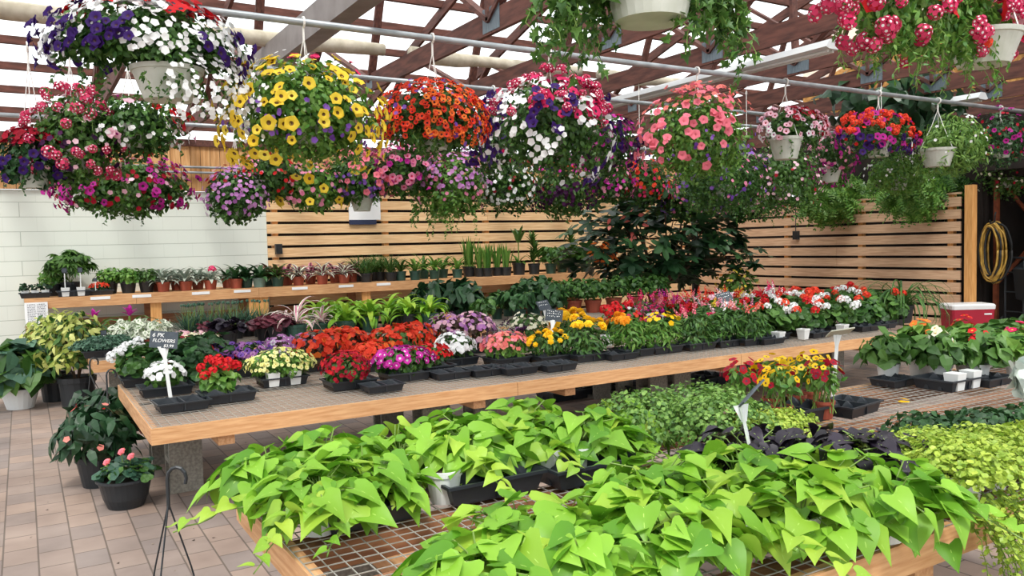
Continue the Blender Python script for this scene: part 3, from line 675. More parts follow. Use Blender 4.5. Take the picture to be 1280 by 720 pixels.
TRAY_E = traypart(); TRAY_F = traypart(filled=True)

# --- sweet potato vines
def potato(mk, v, n=46, r=.19, h=.13, size=.105, trails=2, potm='white_plastic', square=False):
    P = [pot(.058, .045, .1, M[potm])]; g = G(); s = np.random.RandomState(v*7+3); T1 = heart(mk[0]); T2 = maple(mk[1]); st = G()
    for T, nn, sd in ((T1, int(n*.65), 1), (T2, n-int(n*.65), 2)):
        d = s.normal(size=(nn, 3)); d[:, 2] = np.abs(d[:, 2])*.9-.1; d /= np.linalg.norm(d, axis=1)[:, None]
        q = .55+.5*s.rand(nn); P0 = d*q[:, None]*np.array([r, r, h])+np.array([0, 0, .09])
        P0[:, 2] = np.maximum(P0[:, 2], .015)
        nr = d*.35+np.array([0, 0, .75])+s.normal(size=(nn, 3))*.28; dr = d*np.array([1, 1, .2])+s.normal(size=(nn, 3))*.45-np.array([0, 0, .3])
        sc_ = size*(.65+.6*s.rand(nn)); fr = frames(nr, dr); g.many(T, fr, P0, sc_)
        for i in range(nn):
            if i % 2 == 0: c = np.array([0, 0, .08])+s.normal(size=3)*.012; st.tube([c, (c+P0[i])/2+np.array([0, 0, .03]), P0[i]], .0022, M['stem'], 4, False)
    for k in range(trails):
        a = s.rand()*6.28; p = np.array([cos(a)*r*.6, sin(a)*r*.6, .09]); pts = [p.copy()]; q = p.copy(); PP = []; DD = []
        for i in range(9):
            q = q+np.array([cos(a)*.035, sin(a)*.035, .012 if i < 2 else -.01])+s.normal(size=3)*.006; q[2] = max(q[2], .012); pts.append(q.copy()); PP.append(q+np.array([0, 0, .02])); DD.append([cos(a+(1 if i % 2 else -1)), sin(a+(1 if i % 2 else -1)), -.1])
        PP = np.array(PP); DD = np.array(DD); g.many(heart(mk[1]), frames(np.tile([0, 0, 1.], (9, 1))+s.normal(size=(9, 3))*.25, DD), PP, np.linspace(size*.8, size*.45, 9)); st.tube(pts, .0025, M['stem'], 4, False)
    P.append(('foliage', g.mesh('foliage', True))); P.append(('vine_stems', st.mesh('vine_stems'))); return P
@kind('lime')
def limepotato(v): return potato((M['lime'], M['lime2']) if v % 3 else (M['lime'], M['lime']), v, n=92, r=.185, h=.125, size=.086, trails=2 if v % 2 else 1)
@kind('darkpot')
def darkpotato(v): return potato((M['black_leaf'], M['black_leaf']), v+20, n=120, r=.18, h=.12, size=.06, trails=1, potm='black_plastic')
# --- mounds of tiny leaves
def mound(key, leafm, T, n, rad, size, potm='black_plastic', trails=0, tl=.3, seed=1, droop=.3, up=.5, stems=True):
    P = [pot(.055, .045, .09, M[potm])] if potm else []
    g = G(); cloud(g, T, n, rad, (0, 0, .1), size, seed, shell=.6, up=up, droop=droop, zmin=-.25)
    for k in range(trails):
        a = k*2.4+seed; trail(g, T, (cos(a)*rad[0]*.9, sin(a)*rad[1]*.9, .08), tl*(.6+.5*((k*7) % 5)/5), seed+k, size, M['stem'], (cos(a)*.8, sin(a)*.8))
    P.append(('foliage', g.mesh('foliage'))); return P
@kind('mint')
def mint(v): return mound('mint', M['mint'], oval(M['mint'], .4, .1, .2), 1700, (.24, .24, .15), .019, seed=v+3)
@kind('minty')
def mintlime(v): return mound('minty', M['jenny'], oval(M['jenny'], .42, .1, .2), 1300, (.22, .2, .1), .019, seed=v+9)
@kind('jenny')
def jenny(v): return mound('jenny', M['jenny'], roundleaf(M['jenny'], 6), 1500, (.21, .21, .11), .019, potm='white_plastic', seed=v+5, trails=6 if v < 5 else 0, tl=.12)
def jenny_trailing():
    P = [pot(.065, .05, .11, M['white_plastic'])]; g = G(); T = roundleaf(M['jenny'], 6); cloud(g, T, 1100, (.2, .17, .09), (0, 0, .13), .02, 77, zmin=-.2)
    rr = random.Random(8)
    for k in range(46): trail(g, T, (rr.uniform(-.16, .2), -.1+rr.uniform(-.05, .03), .08), rr.uniform(.2, .62), 100+k, .021, M['stem'], (rr.uniform(-.25, .25), -.75 if k % 2 else -.5), .022, .007)
    P.append(('foliage', g.mesh('foliage'))); return P
# --- flower trays: foliage mound on a six-pack with blossom patches
FT = {}
def ftray(v, leafm, lt, n, rad, size, fl, seed, base='tray', cz=None, off=(0, 0), stemz=.0, potm='black_plastic'):
    cz = cz if cz is not None else .07+rad[2]*.45
    P = list(TRAY_F) if base == 'tray' else ([pot(.07, .052, .11, M[potm])] if base == 'pot' else (list(TRAY_F)+[sq for sq in whitesq()] if base == 'trayw' else []))
    g = G(); cloud(g, lt(M[leafm]), int(n*1.2), rad, (off[0], off[1], cz), size, seed, shell=.35, up=.45, droop=.3, zmin=-.7)
    st = G(); rr = random.Random(seed)
    for i in range(16): a = rr.uniform(0, 6.28); st.tube([(rr.uniform(-.06, .06), rr.uniform(-.05, .05), .03), (off[0]+cos(a)*rad[0]*.6, off[1]+sin(a)*rad[1]*.6, cz+rad[2]*.4)], .0025, M['stem'], 4, False)
    P.append(('foliage', g.mesh('foliage'))); P.append(('stems', st.mesh('stems')))
    for j, (T, nn, fs, zmin, out, spots, nm) in enumerate(fl):
        if nn > 30: nn = int(nn*1.4); fs *= .86
        g = G(); Pp, fr = heads(nn, rad, (off[0], off[1], cz), seed*3+j, zmin, out, spots, .55)
        if stemz:
            ss = G()
            for p in Pp: ss.tube([(p[0]*.7, p[1]*.7, cz), tuple(p)], .002, M['stem'], 3, False)
            P.append(('flower_stems', ss.mesh('flower_stems')))
            fr = frames(np.tile([0, 0, 1.], (len(Pp), 1))+np.random.RandomState(seed).normal(size=(len(Pp), 3))*.2, np.random.RandomState(seed+1).normal(size=(len(Pp), 3)))
        g.many(T, fr, Pp, np.full(len(Pp), fs)*(.8+.4*np.random.RandomState(j).rand(len(Pp)))); P.append((nm, g.mesh(nm), None, 'stuff'))
    return P
def whitesq():
    out = []
    for x, y in ((-.07, -.07), (.06, -.07)):
        g = G(); a, b, h = .028, .036, .085
        V = [(x+sx*s, y+sy*s, z) for s, z in ((a, .004), (b, h)) for sx, sy in ((-1, -1), (1, -1), (1, 1), (-1, 1))]
        g.add(V, [(j, (j+1) % 4, 4+(j+1) % 4, 4+j) for j in range(4)]+[(4, 5, 6, 7)], M['white_plastic']); out.append(('white_pot', g.mesh('white_pot')))
    return out
F = lambda c, eye=None: flat5(M['f_'+c], eye)
PET = lambda c, th='throat_dark': petunia(M['f_'+c], M[th])
UMB = lambda c, seed=1: cluster(F(c), 14, .42, .34, seed=seed)
VERB = lambda c: cluster([(V, Fc, (M['f_'+c] if k == 0 else M['f_white'])) for k, (V, Fc, m_) in enumerate(flat5(M['f_'+c], M['f_white'], er=.22))], 18, .4, .3)
POM = lambda c: pompon(M['f_'+c])
SPK = lambda c: spike(M['f_'+c], None, 16)

def six(key, *a, **k):
    if key not in FT: FT[key] = ftray(*a, **k)
    return FT[key]
# --- potted plants with strap or rosette leaves
@kind('grass')
def grass(v):
    P = [pot(.07, .055, .1, M['black_plastic'])]; g = G(); strap(g, M['mid'], 90, .3, .008, v, 86, 55, 1.4, (0, 0, .09), 5, spreadr=.07, cols=3); return P+[('leaf_blades', g.mesh('leaf_blades'))]
@kind('spider')
def spider(v):
    P = [pot(.07, .055, .11, M['black_plastic'])]; g = G(); strap(g, M['mid'], 90, .42, .011, v+4, 80, 25, 2.3, (0, 0, .1), 7, spreadr=.04); return P+[('leaf_blades', g.mesh('leaf_blades'))]
@kind('limedrac')
def limedrac(v):
    P = [pot(.075, .06, .13, M['black_plastic' if v % 2 else 'green_plastic'])]; g = G(); st = G()
    for k, (x, y, z) in enumerate(((0, 0, .16), (.03, .02, .12), (-.03, .01, .1))):
        strap(g, M['lime'] if k else M['lime2'], 9, .22, .05, v*5+k, 80, 10, 1.5, (x, y, z), 6, spreadr=.01); st.tube([(x, y, .1), (x, y, z+.02)], .008, M['stem'], 6)
    return P+[('leaf_blades', g.mesh('leaf_blades')), ('stem', st.mesh('stem'))]
@kind('drac')
def drac(v):
    P = [pot(.06, .05, .1, M['green_plastic'])]; g = G(); strap(g, M['fresh' if v % 2 else 'green'], 13, .25, .034, v+3, 84, 30, 1.1, (0, 0, .09), 6, spreadr=.015); return P+[('leaf_blades', g.mesh('leaf_blades'))]
@kind('striped')
def striped(v):
    P = [pot(.075, .06, .12, M['green_plastic'])]; g = G(); strap(g, M['pink_leaf'], 20, .3, .03, v+5, 82, 5, 1.4, (0, 0, .13), 7, edge=M['white_leaf'], cols=5, spreadr=.012); return P+[('leaf_blades', g.mesh('leaf_blades'))]
@kind('bromeliad')
def brom(v):
    P = [pot(.065, .05, .11, M['black_plastic'])]; g = G(); strap(g, M['green'], 13, .28, .034, v+2, 70, 15, 1.4, (0, 0, .1), 6, spreadr=.015)
    h = G(); strap(h, M['f_magenta'], 9, .09, .03, v+3, 88, 40, .6, (0, 0, .22), 4, spreadr=.008); s = G(); s.tube([(0, 0, .1), (0, 0, .26)], .008, M['stem'], 6)
    return P+[('leaf_blades', g.mesh('leaf_blades')), ('flower_bract', h.mesh('flower_bract')), ('stem', s.mesh('stem'))]
def rosette(leafm, potm, v, n=22, ln=.17, w=.045, edge=None, flower=None, e0=82):
    P = [pot(.06, .047, .09, M[potm])]; g = G(); strap(g, M[leafm], n, ln, w, v, e0, 12, 1.1, (0, 0, .085), 5, edge=M[edge] if edge else None, cols=5 if edge else 3, spreadr=.02)
    P.append(('leaf_blades', g.mesh('leaf_blades')))
    if flower: h = G(); h.many(UMB(flower), frames(np.array([[0, 0, 1.]]), np.array([[1., 0, 0]])), np.array([[0.01, -.02, .19]]), np.array([.09])); P.append(('blossom', h.mesh('blossom')))
    return P
@kind('silver')
def silver(v): return rosette('silver', 'terracotta', v, 26, .18, .04, flower='hot' if v == 9 else None)
@kind('maroonr')
def maroonr(v): return rosette('maroon', 'terracotta', v+30, 20, .19, .045, edge='white_leaf' if v % 2 else 'pink_leaf')
@kind('bronzer')
def bronzer(v): return rosette('bronze' if v % 2 else 'dark', 'green_plastic' if v != 2 else 'grey_green_plastic', v+50, 22, .19, .05, edge='green' if v == 3 else None)
@kind('darkr')
def darkr(v): return rosette('dark', 'terracotta', v+60, 18, .19, .04)
@kind('snake')
def snake(v):
    P = [pot(.065, .055, .1, M['black_plastic'])]; g = G(); strap(g, M['fresh'], 22, .3, .026, v+70, 89, 80, .12, (0, 0, .09), 4, spreadr=.06); return P+[('leaf_blades', g.mesh('leaf_blades'))]
@kind('tall')
def tall(v):
    P = [pot(.065, .055, .12, M['black_plastic'])]; g = G()
    if v == 0:
        strap(g, M['green'], 8, .17, .05, 4, 88, 62, .3, (0, 0, .32), 5); strap(g, M['fresh'], 8, .16, .03, 5, 70, 20, 1, (0, 0, .11), 5)
        s = G(); s.tube([(0, 0, .1), (0, 0, .36)], .006, M['stem'], 6)
    else:
        for k in range(9): strap(g, M['green'], 7, .12, .03, k+80, 85, 30, .6, (.015*cos(k), .015*sin(k), .14+.03*k), 4)
        s = G(); s.tube([(0, 0, .1), (0, 0, .42)], .008, M['stem'], 6)
    return P+[('leaf_blades', g.mesh('leaf_blades')), ('stem', s.mesh('stem'))]
def bushy(potm, leafm, T, n, rad, size, seed, cz=.2, pr=.07, ph=.11, up=.5, droop=.45, stems=8):
    P = [pot(pr, pr*.75, ph, M[potm])]; g = G(); cloud(g, T, n, rad, (0, 0, cz), size, seed, shell=.35, up=up, droop=droop, zmin=-.6)
    st = G(); rr = random.Random(seed)
    for i in range(stems): a = rr.uniform(0, 6.28); st.tube([(rr.uniform(-.02, .02), rr.uniform(-.02, .02), ph*.9), (cos(a)*rad[0]*.3, sin(a)*rad[1]*.3, cz), (cos(a)*rad[0]*.8, sin(a)*rad[1]*.8, cz+rad[2]*.5)], .003, M['stem'], 4, False)
    return P+[('foliage', g.mesh('foliage')), ('stems', st.mesh('stems'))]
@kind('herb')
def herb(v): return bushy('black_plastic', 'fresh', oval(M['fresh'], .35), 260, (.13, .13, .09), .04, v+11, .15)
@kind('herb2')
def herb2(v): return bushy('black_plastic', 'green', oval(M['green'], .3), 240, (.12, .12, .08), .04, v+15, .14)
@kind('basil')
def basil(v): return bushy('terracotta', 'mid', oval(M['mid'], .4, .1, .3), 330, (.24, .22, .17), .07, v+21, .3, .115, .17)
@kind('lily')
def lily(v): return bushy('green_plastic', 'deep', oval(M['deep'], .22, .15, .5), 150, (.3, .28, .2), .19, v+31, .28, .1, .15)
@kind('smallgreen')
def smallgreen(v): return bushy('green_plastic', 'mid', oval(M['mid'], .3, .1, .4), 150, (.16, .15, .11), .075, v+41, .19, .065, .11)
@kind('fig')
def figleaf(v): return bushy('green_plastic', 'dark', oval(M['dark'], .34, .15, .5), 110, (.22, .2, .16), .11, v+46, .25, .08, .13)
@kind('schefflera')
def scheff(v):
    P = [pot(.1, .075, .15, M['black_plastic'])]; g = G(); rr = np.random.RandomState(v); T = []
    for k in range(7):
        a = radians(-120+40*k); V, Fc, m_ = oval(M['green'], .17, .1, .5)[0]; V = np.array(V); c, s = cos(a), sin(a); V = np.stack([V[:, 0]*c+V[:, 1]*s, -V[:, 0]*s+V[:, 1]*c, V[:, 2]], 1); T.append((V, Fc, m_))
    cloud(g, T, 95, (.28, .25, .17), (0, 0, .33), .1, v+4, shell=.5, up=.8, zmin=-.4)
    st = G()
    for k in range(9): a = k*.7; st.tube([(0, 0, .13), (cos(a)*.08, sin(a)*.08, .28), (cos(a)*.2, sin(a)*.2, .38)], .004, M['stem'], 4, False)
    return P+[('foliage', g.mesh('foliage')), ('stems', st.mesh('stems'))]
@kind('heuchera')
def heuch(v): return bushy('black_plastic', 'black_leaf', roundleaf(M['black_leaf' if v else 'maroon'], 9), 60, (.13, .13, .05), .08, v+51, .15, .075, .12, up=.7)
@kind('dianthus')
def dianthus(v):
    P = [pot(.06, .05, .1, M['black_plastic'])]; g = G(); strap(g, M['blue'], 110, .2, .007, v, 86, 35, .8, (0, 0, .09), 4, spreadr=.07)
    g2 = G(); rr = random.Random(v)
    for i in range(9): x, y = rr.uniform(-.07, .07), rr.uniform(-.07, .07); g2.tube([(x*.5, y*.5, .1), (x, y, rr.uniform(.27, .33))], .002, M['stem'], 3, False); g2.lathe([(.002, 0), (.009, .008), (.008, .02), (.002, .026)], M['blue'], 6, (x, y, .3))
    return P+[('foliage', g.mesh('foliage')), ('flower_buds', g2.mesh('flower_buds'))]
@kind('variegated')
def varieg(v): return bushy('terracotta', 'white_leaf', oval(M['white_leaf'], .4, .1, .2, None)+[(np.array([(0, .1, .01), (.12, .45, .04), (0, .9, -.18), (-.12, .45, .04)]), [(0, 1, 2, 3)], M['green'])], 130, (.13, .13, .08), .05, v+61, .14, .06, .09)
@kind('primulina')
def sedumtray(v):
    g = G(); cloud(g, tiny(M['blue']), 1500, (.21, .15, .07), (0, 0, .08), .028, v+3, shell=.6, up=.5, zmin=-.2); return [TRAY_F[0], ('foliage', g.mesh('foliage'))]

def tagstick(x, y, z, s=1):
    g = G(); g.box((x-.004, y-.002, z), (x+.004, y+.002, z+.14*s), M['white_plastic']); g.box((x-.022, y-.003, z+.11*s), (x+.022, y+.0, z+.15*s), M['rubber']); g.box((x-.018, y-.005, z+.115*s), (x+.018, y-.003, z+.145*s), M['slate'])
    return ('plant_tag', g.mesh('plant_tag'))
ORD = ['first', 'second', 'third', 'fourth', 'fifth', 'sixth', 'seventh', 'eighth', 'ninth', 'tenth', 'eleventh', 'twelfth', 'thirteenth', 'fourteenth', 'fifteenth', 'sixteenth', 'seventeenth', 'eighteenth', 'nineteenth', 'twentieth']

# ------------------------------------------------------------------ the tall shelf
def shelf(px, Y, P, name, label, cat, scale=1, group=None, rz=None):
    X = ony(px, 350, Y)[0]; return place(P, name, label, cat, (X, Y, SZ+.001), rz, scale*1.22, group)
F1, F2 = 12.36, 12.68
def small_white():
    P = [TRAY_E[0]]
    for x, y in ((-.09, -.05), (0, -.05), (.09, -.05), (-.09, .05), (0, .05), (.09, .05)):
        g = G(); V = [(x+sx*s, y+sy*s, z) for s, z in ((.025, .004), (.036, .08)) for sx, sy in ((-1, -1), (1, -1), (1, 1), (-1, 1))]
        g.add(V, [(j, (j+1) % 4, 4+(j+1) % 4, 4+j) for j in range(4)]+[(4, 5, 6, 7)], M['white_plastic']); g2 = G(); cloud(g2, roundleaf(M['deep'], 6), 26, (.05, .05, .035), (x, y, .11), .04, int(90+x*100), up=.6)
        P += [('pot', g.mesh('pot')), ('foliage', g2.mesh('foliage'))]
    return P
shelf(43, F1, small_white(), 'seedling_tray', 'dark green seedlings in white pots at the left end of the tall shelf', 'seedling tray', 1.05, rz=0)
shelf(66, F2, herb(1), 'potted_herb', 'light green bushy plant between the white seedling pots and the big umbrella plant', 'potted plant', 1.2)
P = list(TRAY_E)+whitesq()+[tagstick(-.07, -.075, .08, 1.3), tagstick(.06, -.075, .08, 1.3)]
shelf(91, F1-.06, P, 'seedling_tray', 'black tray with two white square pots and tags before the big umbrella plant', 'seedling tray', 1.15, rz=0)
shelf(88, F2-.06, scheff(1), 'umbrella_plant', 'big umbrella plant with drooping leaf fans, tallest at the left of the tall shelf', 'potted plant', 1.0)
P = six('kal', 0, 'dark', lambda m: oval(m, .4), 60, (.1, .08, .05), .04, [(F('scarlet'), 60, .03, .0, 1.1, 0, 'blossoms')], 5)+[tagstick(-.05, -.1, .05)]
shelf(124, F1, P, 'kalanchoe_tray', 'little tray of orange-red kalanchoe with a tag on the tall shelf', 'flower tray', .95, rz=0)
for i, px in enumerate((137, 160, 183)):
    shelf(px, F2-.1 if i == 0 else F1+.1, herb(i) if i < 2 else herb2(i), 'potted_herb', 'green herb in black pot on the tall shelf, %s after the kalanchoe' % ORD[i], 'potted herb', 1.25, 'green herbs on the shelf')
for i, (px, Y) in enumerate(((197, F2), (204, F1), (221, F2), (232, F1), (247, F2), (263, F1))):
    shelf(px, Y, silver(9 if i == 5 else i % 3), 'silver_leaved_plant', 'silver-leaved plant in terracotta pot with a magenta flower' if i == 5 else 'silver-leaved plant in terracotta pot on the tall shelf, %s from the left, no flower' % ORD[i], 'potted plant', 1.25, None if i == 5 else 'silver-leaved plants')
for i, (px, Y, P, d) in enumerate(((285, F2, darkr(0), 'dark strappy plant in terracotta pot behind another like it'), (295, F1, darkr(1), 'dark strappy plant in terracotta pot right of the magenta-flowered silver plant'),
        (308, F1+.08, bronzer(4), 'dark leafy plant in dark green pot on the tall shelf'), (324, F1, bronzer(2), 'green rosette plant in pale grey-green pot'), (337, F2, bronzer(1), 'bronze rosette plant in the rear, left of the board joint'), (347, F1, bronzer(3), 'bronze and green rosette in dark green pot at the shelf board joint'))):
    shelf(px, Y, P, 'rosette_plant', d, 'potted plant', 1.3)
for i, (px, Y) in enumerate(((359, F2), (373, F1), (388, F2), (403, F1), (419, F2), (430, F1), (441, F2))):
    shelf(px, Y, maroonr(i % 4), 'striped_rosette_plant', 'maroon and pink striped rosette in terracotta pot on the tall shelf, %s from the left' % ORD[i], 'potted plant', 1.28, 'maroon striped rosettes')
for i, (px, Y) in enumerate(((448, F2), (458, F1), (476, F2), (489, F1), (468, F2+.1))):
    shelf(px, Y, grass(i % 3), 'potted_grass', 'arching green grass in black pot on the tall shelf, %s of the grass group' % ['rear left', 'front left', 'rear right', 'front right', 'hindmost'][i], 'potted grass', 1.2, 'potted grasses on the shelf')
for i, (px, Y) in enumerate(((501, F1), (519, F1-.03), (530, F2), (543, F1+.03), (554, F2), (572, F1))):
    shelf(px, Y, drac(i % 4), 'strap_leaved_plant', 'upright green strap-leaved plant in green pot, %s of six right of the grasses' % ORD[i], 'potted plant', 1.25, 'green strap-leaved plants')
for i, (px, Y) in enumerate(((587, F2), (600, F1+.1), (610, F1), (622, F1+.12), (633, F1+.02))):
    shelf(px, Y, snake(i % 3), 'upright_leaved_plant', 'stiff upright bright green leaves in black pot, %s of five on the tall shelf' % ORD[i], 'potted plant', (1.5 if i == 0 else 1.25), 'stiff upright plants')
shelf(649, F1+.1, tall(0), 'tall_potted_plant', 'plant with a tall single leafy stalk above its smaller leaves, in black pot', 'potted plant', 1.5)
shelf(668, F1+.05, tall(1), 'tall_potted_plant', 'bushy column of small upright leaves in black pot, right end of the shelf', 'potted plant', 1.35)
for i, (px, Y, d) in enumerate(((689, F1, 'left of the black pots under the tree'), (703, F2, 'behind the black pots under the tree'), (716, F1, 'middle of the black pots under the tree'), (732, F1+.1, 'right of the black pots under the tree'))):
    shelf(px, Y, smallgreen(i % 3) if i != 2 else tall(1), 'leafy_potted_plant', 'dark leafy plant on the tall shelf end, '+d, 'potted plant', 1.4)

# ------------------------------------------------------------------ rear low bench
def rear(px, Y, P, name, label, cat, scale=1, group=None, rz=None):
    X = ony(px, 420, Y)[0]; return place(P, name, label, cat, (X, Y, .556), rz, scale, group)
rear(128, 8.35, sedumtray(0), 'sedum_tray', 'flat of fine blue-green sedum at the left corner of the rear low bench', 'plant tray', 1.25, rz=0)
rear(146, 8.5, sedumtray(1)+[tagstick(-.1, -.1, .05)], 'sedum_tray', 'second flat of blue-green sedum with a small tag, right of the corner flat', 'plant tray', 1.2, rz=0)
rear(119, 9.1, brom(0), 'bromeliad', 'green bromeliad with magenta tip behind the corner sedum flat', 'potted plant', 1.35)
rear(163, 9.1, brom(1), 'bromeliad', 'green bromeliad with magenta tip behind the variegated plants', 'potted plant', 1.4)
for i, (px, Y) in enumerate(((153, 8.9), (170, 8.65), (182, 8.5), (197, 8.75), (176, 8.9))):
    rear(px, Y, varieg(i % 2), 'variegated_plant', 'white and green variegated plant in terracotta pot, ' + ['leftmost', 'front left', 'front right', 'rightmost behind the price sign', 'rear middle'][i], 'potted plant', 1.3, 'variegated plants')
PR = six('prim', 0, 'green', lambda m: oval(m, .4), 70, (.09, .09, .05), .04, [(F('palepink', M['throat_yellow']), 30, .035, .1, 1.1, 0, 'blossoms')], 6, base='pot', potm='terracotta')
PR2 = six('prim2', 0, 'green', lambda m: oval(m, .4), 70, (.09, .09, .05), .04, [(F('cream', M['throat_yellow']), 26, .035, .1, 1.1, 0, 'blossoms')], 7, base='pot', potm='terracotta')
for i, (px, Y, q, d) in enumerate(((228, 8.7, PR, 'pink-flowered primrose in terracotta pot right of the price sign'), (240, 8.35, PR2, 'cream primrose in terracotta pot near the front board of the rear bench'), (262, 8.3, PR2, 'cream primrose in terracotta pot, right of its twin'), (215, 8.5, PR, 'pink-flowered primrose hidden partly by the price sign'), (252, 8.6, PR, 'pink primrose behind the two cream ones'))):
    rear(px, Y, q, 'potted_primrose', d, 'potted flower', 1.05)
for i, (px, Y) in enumerate(((246, 9.1), (262, 9.0), (279, 9.15), (296, 9.0), (311, 9.15), (326, 9.0), (236, 8.95))):
    rear(px, Y, dianthus(i % 3), 'potted_dianthus', 'grey-green dianthus with buds at the back of the rear bench, ' + ('%s of six' % ORD[i] if i < 6 else 'leftmost'), 'potted plant', 1.25, 'dianthus plants')
for i, (px, Y, s) in enumerate(((272, 8.6, 1), (285, 8.35, 1.1), (331, 8.6, 1), (347, 8.4, 1.1), (338, 8.9, 1))):
    rear(px, Y, heuch(i % 2 if i != 3 else 0), 'coral_bells', 'black-leaved coral bells in black pot, ' + ['rear left one', 'front left one', 'beside the striped plant, rear', 'beside the striped plant, front, redder', 'hindmost beside the striped plant'][i], 'potted plant', s*1.2)
rear(371, 8.35, striped(0), 'striped_dracaena', 'large pink and cream striped dracaena before the yellow-green ones', 'potted plant', 1.4)
rear(403, 8.7, striped(1), 'striped_dracaena', 'smaller pink striped dracaena in green pot', 'potted plant', 1.1)
rear(357, 8.95, striped(2), 'striped_dracaena', 'pink striped dracaena behind the black-leaved pots', 'potted plant', 1.0)
for i, (px, Y) in enumerate(((398, 9.1), (420, 8.9), (433, 8.35), (449, 8.9), (463, 8.6), (487, 8.95), (505, 9.1), (512, 8.6), (538, 8.5))):
    rear(px, Y, limedrac(i % 4), 'lime_dracaena', 'yellow-green dracaena on the rear bench, %s from the left' % ORD[i], 'potted plant', 1.35, 'yellow-green dracaenas')
for i, (px, Y, s, P, d) in enumerate(((545, 9.0, 1.1, lily(0), 'large dark green peace lily behind the lime dracaenas, left one'), (575, 8.8, 1.1, lily(1), 'large dark green peace lily with hanging leaves, right one'),
        (604, 8.35, 1.1, smallgreen(0), 'small dark green plant in green pot before the peace lily'), (590, 8.9, 1.1, smallgreen(1), 'dark green plant squeezed behind the small green pot'), (622, 8.9, 1.2, smallgreen(2), 'dark green plant in green pot right of the peace lilies'),
        (650, 8.5, 1.1, figleaf(0), 'broad blue-green leaved plant left of the slate signs'), (668, 8.9, 1.3, figleaf(1), 'broad-leaved plant standing behind the slate signs'), (636, 9.15, 1.2, smallgreen(0), 'bushy green plant in the back row under the shelf end'), (686, 8.4, 1.15, figleaf(2), 'blue-green leaved plant right of the slate signs'))):
    rear(px, Y, P, 'foliage_plant', d, 'potted plant', s)
for i, (px, Y) in enumerate(((664, 9.2), (690, 9.1), (718, 8.95), (742, 8.8), (768, 8.9), (795, 8.9), (820, 9.0))):
    rear(px, Y, basil(i % 3), 'bushy_potted_plant', 'dense green bush in terracotta pot, %s of seven under the tree' % ORD[i], 'potted plant', 1.0, 'green bushes in terracotta pots')

# ------------------------------------------------------------------ the dark tree behind the benches
t = thing('fig_tree', 'big-leaved dark green tree in a tub, filling the fence corner', 'tree', (8.75, 9.75, 0))
g = G(); g.lathe([(.2, 0), (.28, .4), (.3, .4), (.3, .44), (.26, .44), (.25, .4)], M['black_plastic'], 24); g.disc(.26, .4, M['soil']); obj('tub', g, t)
g = G(); rr = random.Random(12); ends = []
for k in range(11):
    a = k*2.4; r = rr.uniform(.7, 1.7); z = rr.uniform(1.1, 2.5) ; mid = (cos(a)*r*.35, sin(a)*r*.3, .95+.3*rr.random())
    e = (cos(a)*r, sin(a)*r*.6, z); g.tube([(0, 0, .38), (cos(a)*.05, sin(a)*.05, .8), mid, e], [.035, .03, .02, .008], M['brown_stem'], 6); ends.append(e)
obj('branches', g, t, smooth=True)
g = G(); r = np.random.RandomState(5); TL = lobed(M['deep'], 5); TL2 = lobed(M['dark'], 5)
for T, n, sd in ((TL, 230, 1), (TL2, 170, 2)):
    d = r.normal(size=(n, 3)); d /= np.linalg.norm(d, axis=1)[:, None]; q = .35+.65*r.rand(n)**.5
    Pp = d*q[:, None]*np.array([1.85, .85, .8])+np.array([-.1, 0, 1.65]); Pp[:, 0] += .0
    Pp[:, 2] -= .22*np.abs(Pp[:, 0])*(r.rand(n)); 
    nr = d*.3+np.array([0, 0, .9])+r.normal(size=(n, 3))*.3; dr = d*np.array([1, 1, 0])+r.normal(size=(n, 3))*.5-np.array([0, 0, .35]); g.many(T, frames(nr, dr), Pp, .2+.16*r.rand(n))
obj('foliage', g, t)
g = G()
for e in ends[:8]: cloud(g, TL, 12, (.45, .35, .2), e, .24, int(e[0]*50+300) % 997, up=.8)
obj('outer_foliage', g, t)
g = G(); cloud(g, oval(M['f_orange'], .3), 26, (.25, .1, .2), (-1.45, -.3, 1.35), .11, 7); cloud(g, oval(M['f_salmon'], .3), 14, (.5, .1, .25), (-1.1, -.5, 1.75), .1, 9); obj('reddening_leaves', g, t)
t = place(bushy('black_plastic', 'green', oval(M['green'], .3), 200, (.35, .3, .3), .1, 71, .75, .12, .2), 'yellow_flowering_shrub', 'loose green shrub with small yellow flowers by the fence, right of the tree', 'shrub', (9.9, 9.3, 0), 0)
g = G(); Pp, fr = heads(45, (.36, .3, .3), (0, 0, .8), 5, -.4); g.many(F('yellow'), fr, Pp, np.full(len(Pp), .05)); obj('blossoms', g, t, kind='stuff')
# ------------------------------------------------------------------ flower tray bench
BZ = .557
def bed(px, py, P, name, label, cat='flower tray', scale=1, group=None, rz=0):
    p = onz(px, py, BZ); return place(P, name, label, cat, (float(p[0]), min(float(p[1]), 6.34), BZ), rz, scale*1.15, group)
ov = lambda w: (lambda m: oval(m, w))
# name, px, py, builder args
def B(px, py, name, label, leafm, lt, n, rad, size, fl, seed, base='tray', scale=1, cat='flower tray', **k):
    if (name, seed) not in FT: FT[(name, seed)] = ftray(0, leafm, lt, n, rad, size, fl, seed, base, **k)
    return bed(px, py, FT[(name, seed)], name, label, cat, scale)
